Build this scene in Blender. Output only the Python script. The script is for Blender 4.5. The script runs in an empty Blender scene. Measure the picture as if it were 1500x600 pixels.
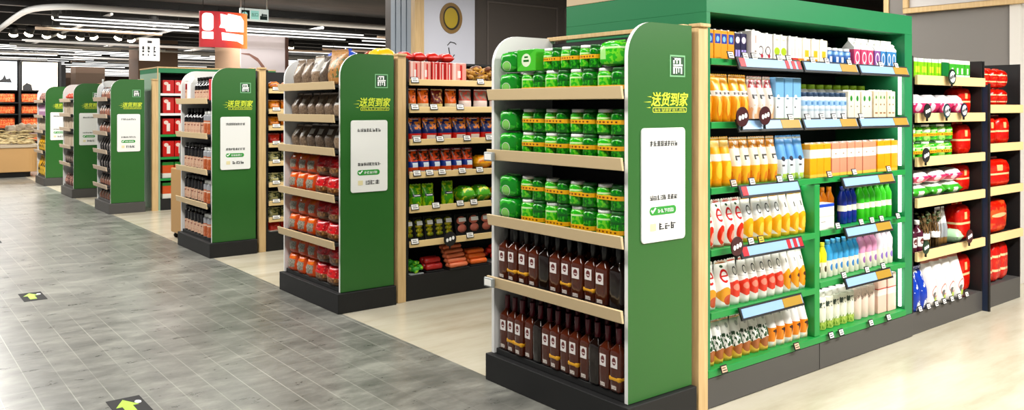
import bpy, bmesh, math, random
from mathutils import Vector, Matrix
RD = math.radians
PI = math.pi
random.seed(11)
S = bpy.context.scene
COL = S.collection

# ------------------------------------------------------------------ camera
cd = bpy.data.cameras.new('camera'); cam = bpy.data.objects.new('camera', cd); COL.objects.link(cam)
cd.sensor_width = 36; cd.lens = 36 * 1204 / 1500; cd.shift_y = (157 - 300) / 1500
cd.clip_start = .05; cd.clip_end = 200
cam.location = (0, 0, 1.55); cam.rotation_euler = (RD(90), 0, RD(-38.27))
S.camera = cam
# ------------------------------------------------------------------ view, world, lights
vs = S.view_settings
vs.view_transform = 'Standard'; vs.look = 'None'; vs.gamma = 1; vs.use_curve_mapping = False
vs.exposure = 0.0
W = bpy.data.worlds.new('store_ambient'); S.world = W; W.use_nodes = True
W.node_tree.nodes['Background'].inputs[0].default_value = (1, .985, .96, 1)
W.node_tree.nodes['Background'].inputs[1].default_value = 0.3

def area(name, loc, sx, sy, power, col=(1, .97, .92), rot=(0, 0, 0), spread=180):
    l = bpy.data.lights.new(name, 'AREA'); l.shape = 'RECTANGLE'; l.size = sx; l.size_y = sy
    l.energy = power; l.color = col; l.spread = RD(spread)
    o = bpy.data.objects.new(name, l); o.location = loc; o.rotation_euler = rot; COL.objects.link(o)
    return o
AISLE_FILL_LIGHTS = [  # x, y, z, size x, size y, power   (ceiling luminaires over the aisles, plus added fill lamps further back)
    (1.3, 2.0, 3.45, .5, 5.0, 190), (1.3, 9.0, 3.45, .5, 7.0, 290), (1.3, 18.0, 3.45, .5, 8.0, 420),
    (5.6, .0, 3.45, 4.6, .6, 540), (5.6, 4.5, 3.45, 4.4, .4, 120), (5.6, 7.5, 3.45, 4.4, .4, 150),
    (5.6, 11.3, 3.45, 4.4, .4, 120), (6.0, 16.4, 3.45, 4.4, .6, 260), (5.5, 18.6, 3.45, 5, .4, 260), (9.5, 26, 3.45, 9, 2, 300), (3.9, 27.6, 3.45, 3, .6, 240), (12, 36, 3.45, 14, 3, 400)]  # some added to brighten the pillar poster, notice sign and far orange shelving
for (x, y, z, sx, sy, p) in AISLE_FILL_LIGHTS:
    area('aisle_or_fill_light', (x, y, z), sx, sy, p)

for (x, y, sx, sy, p) in ((6, 18, 9, 5, 110), (8, 27, 12, 6, 200), (12, 38, 18, 8, 420)):   # unseen upward fill lamps added to brighten the ceiling and pipes
    area('ceiling_fill_light', (x, y, 2.9), sx, sy, p, (1, .9, .8), (PI, 0, 0))

# ------------------------------------------------------------------ materials
def lin(c):
    if isinstance(c, str):
        c = c.lstrip('#'); c = [int(c[i:i + 2], 16) / 255 for i in (0, 2, 4)]
    return tuple((v / 12.92 if v <= .04045 else ((v + .055) / 1.055) ** 2.4) for v in c[:3]) + (1,)
MC = {}
def mat(name, col, rough=.5, metal=0, emit=0, trans=0, alpha=1, spec=None, coat=0):
    if name in MC: return MC[name]
    m = bpy.data.materials.new(name); m.use_nodes = True
    b = m.node_tree.nodes['Principled BSDF']
    b.inputs['Base Color'].default_value = lin(col); b.inputs['Roughness'].default_value = rough
    b.inputs['Metallic'].default_value = metal
    if emit: b.inputs['Emission Color'].default_value = lin(col); b.inputs['Emission Strength'].default_value = emit
    if trans: b.inputs['Transmission Weight'].default_value = trans
    if spec is not None: b.inputs['Specular IOR Level'].default_value = spec
    if coat: b.inputs['Coat Weight'].default_value = coat; b.inputs['Coat Roughness'].default_value = .1
    MC[name] = m
    return m

class NT:
    """small node helper working on a material's Principled shader"""
    def __init__(s, name, rough=.35):
        s.m = bpy.data.materials.new(name); s.m.use_nodes = True; s.t = s.m.node_tree; s.n = s.t.nodes; s.l = s.t.links
        s.b = s.n['Principled BSDF']; s.b.inputs['Roughness'].default_value = rough
        MC[name] = s.m
    def link(s, a, b): s.l.new(a, b)
    def math(s, op, a, b=None, c=None):
        k = s.n.new('ShaderNodeMath'); k.operation = op
        for i, v in enumerate((a, b, c)):
            if v is None: continue
            if isinstance(v, (int, float)): k.inputs[i].default_value = v
            else: s.link(v, k.inputs[i])
        return k.outputs[0]
    def mix(s, f, a, b, mode='MIX'):
        k = s.n.new('ShaderNodeMix'); k.data_type = 'RGBA'; k.blend_type = mode
        for i, v in ((0, f), (6, a), (7, b)):
            if isinstance(v, (int, float)): k.inputs[i].default_value = v
            elif isinstance(v, tuple): k.inputs[i].default_value = v
            else: s.link(v, k.inputs[i])
        return k.outputs[2]
    def coords(s, kind='Generated', scale=None):
        tc = s.n.new('ShaderNodeTexCoord'); o = tc.outputs[kind]
        if scale:
            mp = s.n.new('ShaderNodeMapping'); mp.inputs['Scale'].default_value = scale; s.link(o, mp.inputs[0]); o = mp.outputs[0]
        return o
    def noise(s, vec, scale, detail=3, rough=.5):
        k = s.n.new('ShaderNodeTexNoise'); k.inputs['Scale'].default_value = scale; k.inputs['Detail'].default_value = detail
        k.inputs['Roughness'].default_value = rough; s.link(vec, k.inputs['Vector']); return k.outputs[0]
    def voro(s, vec, scale, out='Distance', feature='F1'):
        k = s.n.new('ShaderNodeTexVoronoi'); k.inputs['Scale'].default_value = scale; k.feature = feature
        s.link(vec, k.inputs['Vector']); return k.outputs[out]
    def ramp(s, f, stops, interp='LINEAR'):
        k = s.n.new('ShaderNodeValToRGB'); k.color_ramp.interpolation = interp
        e = k.color_ramp.elements
        while len(e) < len(stops): e.new(.5)
        for i, (p, c) in enumerate(stops): e[i].position = p; e[i].color = lin(c)
        s.link(f, k.inputs[0]); return k.outputs[0]

def prt(c):
    """printing ink: a little deeper and richer than the nominal colour"""
    import colorsys
    c = c.lstrip('#'); h, sa, v = colorsys.rgb_to_hsv(*[int(c[i:i + 2], 16) / 255 for i in (0, 2, 4)])
    return lin(colorsys.hsv_to_rgb(h, min(1, sa * 1.18), v * .93))
def pk(name, base, layers=(), rough=.32, vary=.0):
    """printed packaging: layers drawn over the face of the pack (x across 0..1, z up 0..1)"""
    if name in MC: return MC[name]
    g = NT(name, rough); vec = g.coords(); sp = g.n.new('ShaderNodeSeparateXYZ'); g.link(vec, sp.inputs[0])
    X, Z = sp.outputs[0], sp.outputs[2]
    col = prt(base)
    def rng(v, a, b): return g.math('MULTIPLY', g.math('GREATER_THAN', v, a), g.math('LESS_THAN', v, b))
    def ell(cx, cz, rx, rz, k=1.0):
        a = g.math('MULTIPLY', g.math('SUBTRACT', X, cx), 1 / rx); b = g.math('MULTIPLY', g.math('SUBTRACT', Z, cz), 1 / rz)
        return g.math('LESS_THAN', g.math('ADD', g.math('MULTIPLY', a, a), g.math('MULTIPLY', b, b)), k)
    for L in layers:
        k = L[0]
        if k == 'band': m = rng(Z, L[1], L[2]); c = L[3]
        elif k == 'rect': m = g.math('MULTIPLY', rng(X, L[1], L[2]), rng(Z, L[3], L[4])); c = L[5]
        elif k == 'ell': m = ell(*L[1:5]); c = L[5]
        elif k == 'ring': m = g.math('SUBTRACT', ell(*L[1:5]), ell(*L[1:5], k=L[6] if len(L) > 6 else .45)); c = L[5]
        elif k == 'diag':   # region under a slanted line z < a + b*x
            m = g.math('LESS_THAN', Z, g.math('ADD', g.math('MULTIPLY', X, L[2]), L[1])); c = L[3]
        elif k == 'blob':   # z0,z1,colour,scale,thresh
            nz = g.noise(vec, L[4], 2); m = g.math('MULTIPLY', rng(Z, L[1], L[2]), g.math('GREATER_THAN', nz, L[5])); c = L[3]
        elif k == 'nuts':   # z0,z1,c1,c2,scale : cellular food pattern
            v = g.voro(vec, L[5], 'Distance'); c = g.ramp(v, [(0, L[4]), (.35, L[3]), (.75, L[3]), (.85, '#2a1a10')])
            m = rng(Z, L[1], L[2])
        if isinstance(c, str): c = prt(c)
        col = g.mix(m, col, c)
    if isinstance(col, tuple): g.b.inputs['Base Color'].default_value = col
    else: g.link(col, g.b.inputs['Base Color'])
    return g.m

def floor_mat_tile():
    g = NT('grey_stone_tile', .32); sp = g.n.new('ShaderNodeSeparateXYZ'); g.link(g.coords('Object'), sp.inputs[0]); X, Y_ = sp.outputs[0], sp.outputs[1]
    u = g.math('DIVIDE', g.math('SUBTRACT', X, 2.472), .1585); row = g.math('FLOOR', u); fu = g.math('SUBTRACT', u, row)
    wn = g.n.new('ShaderNodeTexWhiteNoise'); wn.noise_dimensions = '1D'; g.link(row, wn.inputs['W'])
    v = g.math('ADD', g.math('DIVIDE', Y_, 1.7), g.math('MULTIPLY', wn.outputs[0], 7.0)); vi = g.math('FLOOR', v); fv = g.math('SUBTRACT', v, vi)
    wn2 = g.n.new('ShaderNodeTexWhiteNoise'); wn2.noise_dimensions = '2D'; cmb = g.n.new('ShaderNodeCombineXYZ'); g.link(row, cmb.inputs[0]); g.link(vi, cmb.inputs[1]); g.link(cmb.outputs[0], wn2.inputs['Vector'])
    ju = g.math('LESS_THAN', g.math('ABSOLUTE', g.math('SUBTRACT', fu, .5)), .485); jv = g.math('LESS_THAN', g.math('ABSOLUTE', g.math('SUBTRACT', fv, .5)), .4975)
    joint = g.math('MAXIMUM', g.math('SUBTRACT', 1.0, ju), g.math('MULTIPLY', g.math('SUBTRACT', 1.0, jv), .45))
    def nz(sc, scale, det, rg, dist):
        vec = g.coords('Object', sc); k = g.n.new('ShaderNodeTexNoise'); k.inputs['Scale'].default_value = scale; k.inputs['Detail'].default_value = det
        k.inputs['Roughness'].default_value = rg; k.inputs['Distortion'].default_value = dist; g.link(vec, k.inputs['Vector']); return k.outputs[0]
    n1 = nz((1.5, 2.6, 1), 1.3, 6, .6, .5); n2 = nz((2.2, 5.0, 1), 2.4, 8, .72, .25)
    nn = g.math('ADD', g.math('MULTIPLY', n1, .55), g.math('MULTIPLY', n2, .45))
    nn2 = g.math('ADD', nn, g.math('MULTIPLY', g.math('SUBTRACT', wn2.outputs[0], .5), .05))
    c = g.ramp(nn2, [(.36, '#5a5b55'), (.46, '#6c6c66'), (.53, '#7b7b74'), (.64, '#96968d')])
    fade = g.noise(g.coords('Object', (1, 1, 1)), .9, 3)
    fin = g.mix(g.math('MULTIPLY', joint, g.ramp(fade, [(.35, '#404040'), (.6, '#e0e0e0')])), c, lin('#b0b0a6'))
    g.link(fin, g.b.inputs['Base Color'])
    g.link(g.math('ADD', g.math('MULTIPLY', n2, .2), .2), g.b.inputs['Roughness'])
    bp = g.n.new('ShaderNodeBump'); bp.inputs['Strength'].default_value = .15; bp.inputs['Distance'].default_value = .008
    g.link(nn, bp.inputs['Height']); g.link(bp.outputs[0], g.b.inputs['Normal'])
    return g.m
def floor_mat_cream():
    g = NT('cream_stone_floor', .25)
    n = g.noise(g.coords('Object', (.5, 2.2, 1)), 1.6, 7, .65)
    c = g.ramp(n, [(.3, '#aaa18a'), (.5, '#bfb7a2'), (.7, '#cbc4b2')])
    g.link(c, g.b.inputs['Base Color']); return g.m
def wood_mat(name, c1, c2, sc=(1, 1, 12)):
    g = NT(name, .45); n = g.noise(g.coords('Object', sc), 4, 4)
    g.link(g.ramp(n, [(.3, c1), (.7, c2)]), g.b.inputs['Base Color']); return g.m

M_TILE, M_CREAM = floor_mat_tile(), floor_mat_cream()
M_WOOD = wood_mat('light_oak_trim', '#c9a672', '#d9b985', (12, 12, 1))
M_LIP = mat('beige_shelf_edge', '#d6bd92', .45)
M_GREEN = mat('green_panel', '#2a6526', .38)
M_CAB = mat('emerald_cabinet', '#1b7a48', .4)
M_CABIN = mat('bright_green_liner', '#168a3c', .4)
M_WHITE = mat('white_paint', '#e9e9e6', .45)
M_OFFW = mat('white_board', '#f2f2ee', .4)
M_BLACK = mat('black_steel', '#0b0b0c', .55)
M_BASE = mat('charcoal_plinth', '#0d0d0e', .6)
M_BASEG = mat('dark_grey_plinth', '#4a4846', .45)
M_DARK = mat('dark_back_panel', '#0c0c0e', .6)
M_GREYP = mat('grey_inner_panel', '#8f939a', .5)
M_LOGO = mat('dark_green_print', '#1d4a24', .5)
M_LOGOE = mat('pale_green_print', '#7cba84', .5)
M_LIME = mat('lime_yellow_print', '#d8e63a', .5)
M_INK = mat('dark_print', '#1c1c1e', .6)
M_PRINTW = mat('white_print', '#ffffff', .5)
M_PILL = mat('green_button_print', '#2f9a35', .5)
M_CREAMP = mat('cream_print', '#eadfae', .5)
M_TAG = mat('white_card', '#f4f2ec', .5)
M_CLIP = mat('clear_grey_clip', '#9aa0a0', .25)
M_LED = mat('led_strip', '#f4fff6', .4, emit=2.5)
M_RAIL = mat('pale_blue_rail', '#8fb2da', .3)
M_RAILY = mat('gold_rail_print', '#a8842c', .4)
M_RED = mat('red_print', '#c4202a', .4)

# ------------------------------------------------------------------ mesh building
class MB:
    def __init__(s): s.v = []; s.f = []; s.m = []; s.sm = []
    def face(s, idx, mi=0, smooth=False): s.f.append(idx); s.m.append(mi); s.sm.append(smooth)
    def box(s, x0, x1, y0, y1, z0, z1, mi=0, M=None):
        b = len(s.v)
        pts = [(x0, y0, z0), (x1, y0, z0), (x1, y1, z0), (x0, y1, z0), (x0, y0, z1), (x1, y0, z1), (x1, y1, z1), (x0, y1, z1)]
        if M: pts = [tuple(M @ Vector(p)) for p in pts]
        s.v += pts
        for q in ((0, 3, 2, 1), (4, 5, 6, 7), (0, 1, 5, 4), (1, 2, 6, 5), (2, 3, 7, 6), (3, 0, 4, 7)): s.face([b + i for i in q], mi)
        return s
    def prism(s, out, axis, t0, t1, mi=0, m0=None, m1=None, smooth=False):
        """outline in the two other axes; m0/m1 = material of the end faces"""
        b = len(s.v); n = len(out)
        def P(a, c, t): return {'x': (t, a, c), 'y': (a, t, c), 'z': (a, c, t)}[axis]
        for t in (t0, t1): s.v += [P(a, c, t) for a, c in out]
        s.face(list(range(b, b + n)), mi if m0 is None else m0); s.face(list(range(b + n, b + 2 * n))[::-1], mi if m1 is None else m1)
        for i in range(n):
            j = (i + 1) % n; s.face([b + i, b + j, b + n + j, b + n + i], mi, smooth)
        return s
    def lathe(s, prof, seg=20, c=(0, 0, 0), mi=0, sy=1, sqz=None):
        b = len(s.v)
        for r, z in prof:
            for k in range(seg):
                a = 2 * PI * k / seg; q = 1
                if sqz is not None and z <= sqz: q = 1 / (abs(math.cos(a)) ** 6 + abs(math.sin(a)) ** 6) ** (1 / 6)
                s.v.append((c[0] + r * q * math.cos(a), c[1] + r * q * sy * math.sin(a), c[2] + z))
        for i in range(len(prof) - 1):
            for k in range(seg):
                k2 = (k + 1) % seg; s.face([b + i * seg + k, b + i * seg + k2, b + (i + 1) * seg + k2, b + (i + 1) * seg + k], mi, True)
        s.face([b + k for k in range(seg)][::-1], mi); e = b + (len(prof) - 1) * seg; s.face([e + k for k in range(seg)], mi)
        return s
    def tube(s, pts, r, seg=8, mi=0, closed=False):
        b = len(s.v); P = [Vector(p) for p in pts]; n = len(P); up = Vector((0, 0, 1))
        for i, p in enumerate(P):
            a = P[(i - 1) % n] if (i > 0 or closed) else p; c = P[(i + 1) % n] if (i < n - 1 or closed) else p
            d = (c - a).normalized(); u = d.cross(up)
            if u.length < .1: u = d.cross(Vector((1, 0, 0)))
            u.normalize(); w = d.cross(u); rr = r[i] if isinstance(r, (list, tuple)) else r
            for k in range(seg):
                an = 2 * PI * k / seg; s.v.append(tuple(p + u * (rr * math.cos(an)) + w * (rr * math.sin(an))))
        for i in range(n if closed else n - 1):
            j = (i + 1) % n
            for k in range(seg):
                k2 = (k + 1) % seg; s.face([b + i * seg + k, b + i * seg + k2, b + j * seg + k2, b + j * seg + k], mi, True)
        if not closed:
            s.face([b + k for k in range(seg)], mi); e = b + (n - 1) * seg; s.face([e + k for k in range(seg)][::-1], mi)
        return s
    def ball(s, c, rx, ry, rz, seg=12, rings=8, mi=0, M=None):
        b = len(s.v); c = Vector(c)
        for i in range(rings + 1):
            t = PI * i / rings
            for k in range(seg):
                a = 2 * PI * k / seg
                p = Vector((rx * math.sin(t) * math.cos(a), ry * math.sin(t) * math.sin(a), rz * math.cos(t)))
                if M: p = M @ p
                s.v.append(tuple(c + p))
        for i in range(rings):
            for k in range(seg):
                k2 = (k + 1) % seg; s.face([b + i * seg + k, b + (i + 1) * seg + k, b + (i + 1) * seg + k2, b + i * seg + k2], mi, True)
        return s
    def data(s, name, mats, bevel=0, segs=2):
        me = bpy.data.meshes.new(name); me.from_pydata(s.v, [], s.f)
        for i, p in enumerate(me.polygons): p.material_index = s.m[i]; p.use_smooth = s.sm[i]
        for m in (mats if isinstance(mats, (list, tuple)) else [mats]): me.materials.append(m)
        bm = bmesh.new(); bm.from_mesh(me); bmesh.ops.remove_doubles(bm, verts=bm.verts, dist=1e-6)
        bmesh.ops.recalc_face_normals(bm, faces=bm.faces)
        if bevel:
            ed = [e for e in bm.edges if len(e.link_faces) == 2 and e.calc_face_angle(0) > .6]
            bmesh.ops.bevel(bm, geom=ed, offset=bevel, segments=segs, affect='EDGES', profile=.5, clamp_overlap=True)
        bm.to_mesh(me); bm.free(); return me
    def build(s, name, mats, parent=None, bevel=0, loc=(0, 0, 0), rot=(0, 0, 0), segs=2):
        o = bpy.data.objects.new(name, s.data(name, mats, bevel, segs)); COL.objects.link(o)
        o.location = loc; o.rotation_euler = rot
        if parent: o.parent = parent
        return o
def B(*a, **k): return MB().box(*a, **k)
def empty(name, loc=(0, 0, 0), rz=0, parent=None):
    o = bpy.data.objects.new(name, None); o.empty_display_size = .05; COL.objects.link(o); o.location = loc; o.rotation_euler = (0, 0, rz)
    if parent: o.parent = parent
    return o
def tag(o, label, cat, group=None, kind=None):
    o['label'] = label; o['category'] = cat
    if group: o['group'] = group
    if kind: o['kind'] = kind
    n = len(label.split())
    if not 4 <= n <= 16: print('LABEL LENGTH', n, label)
    return o
def structure(o): o['kind'] = 'structure'; return o
def kids(o): return CH.get(o.name, [])
CH = {}
def copy_tree(o, parent=None):
    c = o.copy(); COL.objects.link(c)
    if parent: c.parent = parent
    for ch in o.children: copy_tree(ch, c)
    return c
def arc(cx, cz, r, a0, a1, n=8):
    return [(cx + r * math.cos(RD(a0 + (a1 - a0) * i / n)), cz + r * math.sin(RD(a0 + (a1 - a0) * i / n))) for i in range(n + 1)]
def rrect(x0, x1, z0, z1, r, n=5):
    return arc(x1 - r, z0 + r, r, -90, 0, n) + arc(x1 - r, z1 - r, r, 0, 90, n) + arc(x0 + r, z1 - r, r, 90, 180, n) + arc(x0 + r, z0 + r, r, 180, 270, n)
def text_mesh(txt, size, name, m, parent, loc, rot, shear=0, depth=.0015, xs=1, bold=0):
    cu = bpy.data.curves.new(name, 'FONT'); cu.body = txt; cu.size = size; cu.extrude = depth; cu.shear = shear
    cu.align_x = 'CENTER'; cu.align_y = 'CENTER'; cu.offset = bold; cu.resolution_u = 3
    t = bpy.data.objects.new(name, cu); COL.objects.link(t)
    bpy.context.view_layer.update()
    me = bpy.data.meshes.new_from_object(t.evaluated_get(bpy.context.evaluated_depsgraph_get()))
    COL.objects.unlink(t); bpy.data.objects.remove(t); bpy.data.curves.remove(cu)
    me.materials.clear(); me.materials.append(m)
    o = bpy.data.objects.new(name, me); COL.objects.link(o); o.location = loc; o.rotation_euler = rot; o.scale = (xs, 1, 1)
    if parent: o.parent = parent
    return o
ORD = ['first', 'second', 'third', 'fourth', 'fifth', 'sixth', 'seventh', 'eighth', 'ninth', 'tenth', 'eleventh', 'twelfth', 'thirteenth', 'fourteenth', 'fifteenth', 'sixteenth', 'seventeenth', 'eighteenth', 'nineteenth', 'twentieth'] + ['twenty-' + q for q in ('first', 'second', 'third', 'fourth', 'fifth', 'sixth', 'seventh', 'eighth', 'ninth')] + ['thirtieth'] + ['thirty-' + q for q in ('first', 'second', 'third', 'fourth', 'fifth', 'sixth', 'seventh', 'eighth', 'ninth')]

# ================================================================== STRUCTURE
structure(MB().box(-8, 2.82, -6, 50, -.06, 0).build('floor', M_TILE))
structure(MB().box(2.82, 26, -6, 50, -.06, 0).build('floor', M_CREAM))
g = NT('dark_ceiling', .8); n = g.noise(g.coords('Object', (.3, 1.5, 1)), 1.0, 3)
g.link(g.ramp(n, [(.4, '#14110f'), (.6, '#3a2d25')]), g.b.inputs['Base Color']); M_CEIL = g.m
structure(MB().box(-8, 26, -6, 50, 3.62, 3.72).build('ceiling', M_CEIL))
M_BROWNW = mat('brown_wall', '#7a6555', .7)
structure(MB().box(-8, 26, 50, 50.2, 0, 3.62).build('wall_back', M_BROWNW))
structure(MB().box(26, 26.2, -6, 50, 0, 3.62).build('wall_right', M_BROWNW))

# grey wall block behind the shelving at the right, with wood corner and framed picture
M_GREYW = mat('warm_grey_wall', '#7d7873', .6)
wb = B(8.0, 9.6, 2.99, 4.09, 0, 3.62).build('wall_right', M_GREYW); structure(wb)
structure(B(7.985, 8.05, 4.09, 4.14, 0, 3.62).build('trim_1', M_WOOD))
structure(B(7.98, 9.6, 2.9, 2.99, 0, 3.62).build('trim_2', mat('lit_wall_face', '#d9d4cc', .6)))  # near face of the wall block, its strong lighting put into a pale colour
pf = empty('framed_picture', (7.99, 3.35, 2.46)); tag(pf, 'large wood-framed picture hanging high on the grey wall at the right', 'picture')
m = MB()
for a in ((-.55, .58, 0, .05), (-.55, .58, .95, 1.0), (.53, .58, .05, .95), (-.55, -.5, .05, .95)): m.box(-.04, 0, a[0], a[1], a[2], a[3])
m.build('frame', M_WOOD, pf, .004)
B(-.012, 0, -.5, .53, .05, .95).build('picture_sheet', mat('pale_grey_paper', '#c9c5c2', .6), pf)

# pillar with oval emblem poster and dark panelled wall beside it
M_DGREY = mat('dark_taupe_panel', '#4d4641', .6)
M_BLUEG = mat('blue_grey_panel', '#8f9aa6', .5)
structure(B(6.0, 10.6, 9.8, 10.6, 0, 3.62).build('wall_left', M_DGREY))
m = MB()
for (a, b_) in ((0, 1.4), (1.55, 3.2)):
    for q in ((a, b_, 0, .03), (a, b_, 1.2, 1.23), (a, a + .03, .03, 1.2), (b_ - .03, b_, .03, 1.2)): m.box(7.25 + q[0], 7.25 + q[1], 9.78, 9.8, 1.9 + q[2], 1.9 + q[3])
structure(m.build('trim_3', mat('taupe_moulding', '#5d5550', .6), None, .004))
m = MB()
for k in range(4): m.box(5.97, 6.0, 9.82 + k * .15, 9.94 + k * .15, 0, 3.6)
structure(m.build('trim_4', M_BLUEG))
structure(B(5.95, 6.1, 9.7, 9.8, 0, 3.6).build('trim_5', M_WOOD))
ps = empty('wall_poster', (6.6, 9.78, 1.5)); tag(ps, 'tall white poster with a dark-ringed mustard oval on the taupe wall', 'poster')
B(-.48, .40, -.03, 0, 0, 2.1).build('sheet', mat('lilac_white_paper', '#d3d5e2', .5), ps)
def disc(cx, cz, rx, rz, y0, y1, n=32, rin=0):
    return [(cx + rx * math.cos(2 * PI * i / n), cz + rz * math.sin(2 * PI * i / n)) for i in range(n)]
MB().prism(disc(-.02, 1.32, .19, .22, 0, 0), 'y', -.045, -.03).build('oval_ring', mat('bronze_print', '#8a6a35', .4), ps)
MB().prism(disc(-.02, 1.32, .14, .17, 0, 0), 'y', -.05, -.045).build('oval_ring', mat('near_black_print', '#2a2418', .4), ps)
MB().prism(disc(-.03, 1.32, .115, .145, 0, 0), 'y', -.055, -.05).build('oval_emblem', mat('mustard_print', '#b59a1c', .4), ps)
m = MB(); m.tube([(-.08, -.032, .93), (-.03, -.032, .98), (.04, -.032, .97), (.07, -.032, .95)], .007, 5); m.tube([(-.06, -.032, .9), (-.04, -.032, .8), (.0, -.032, .76), (.04, -.032, .8)], .008, 5)
m.tube([(-.0, -.032, 1.72), (.01, -.032, 1.8)], .02, 5)
m.build('drawn_figure', M_INK, ps)

# far pillars
M_BRN = mat('brown_pillar', '#6f5a4b', .7)
def pillar(x0, x1, y0, y1, label, m=M_BRN):
    return structure(B(x0, x1, y0, y1, 0, 3.62).build('wall_far', m))
pillar(6.55, 7.6, 36, 37, '')
pillar(6.55, 7.5, 42, 43, '')
pillar(5.9, 6.95, 24, 25, '', mat('brown_pillar_2', '#7d6351', .7))
pillar(6.72, 7.85, 18.5, 20.2, '', mat('tan_pillar', '#a5856b', .7))
# poster with a curved brown form
cp = empty('pillar_poster', (7.27, 18.49, 1.0)); tag(cp, 'large pale poster with curved brown form on pillar above third end display', 'poster')
B(-.55, .5, -.03, 0, 0, 2.6).build('sheet', mat('pinkish_white_paper', '#d6ccd0', .5), cp)
cf = MB(); cvv = [(-.54, 1.78, .02), (-.35, 1.78, .05), (-.15, 1.68, .09), (.0, 1.5, .12), (.13, 1.25, .12), (.25, 1.02, .11), (.4, .85, .1)]
for (xa_, za_, wa_), (xb_, zb_, wb_) in zip(cvv, cvv[1:]): cf.prism([(xa_, za_ - wa_), (xb_, zb_ - wb_), (xb_, zb_), (xa_, za_)], 'y', -.036, -.03)
cf.build('curved_form', mat('brown_wash', '#8a5f52', .6), cp)
B(.5, .58, -.05, 0, 0, 2.6).build('side_trim', mat('dark_wood', '#4a2c20', .5), cp)

# ================================================================== SHELF FITTINGS
M_GPAN = [M_WHITE, M_GREEN]
def glyphs(m, x0, x1, z0, z1, n, y0, y1, mi, rnd):
    """row of small blocky illegible marks"""
    w = (x1 - x0) / n
    for i in range(n):
        a = x0 + i * w + w * .1; b = a + w * .8
        for q in range(3):
            zz = z0 + (z1 - z0) * (q + .15) / 3; m.box(a, b if rnd.random() > .35 else (a + b) / 2, y0, y1, zz, zz + (z1 - z0) * .14, mi)
        for q in range(2):
            xx = a + (b - a) * rnd.choice((0, .4, .8)); m.box(xx, xx + (b - a) * .2, y0, y1, z0, z1 - (z1 - z0) * rnd.choice((0, .4)), mi)

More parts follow.
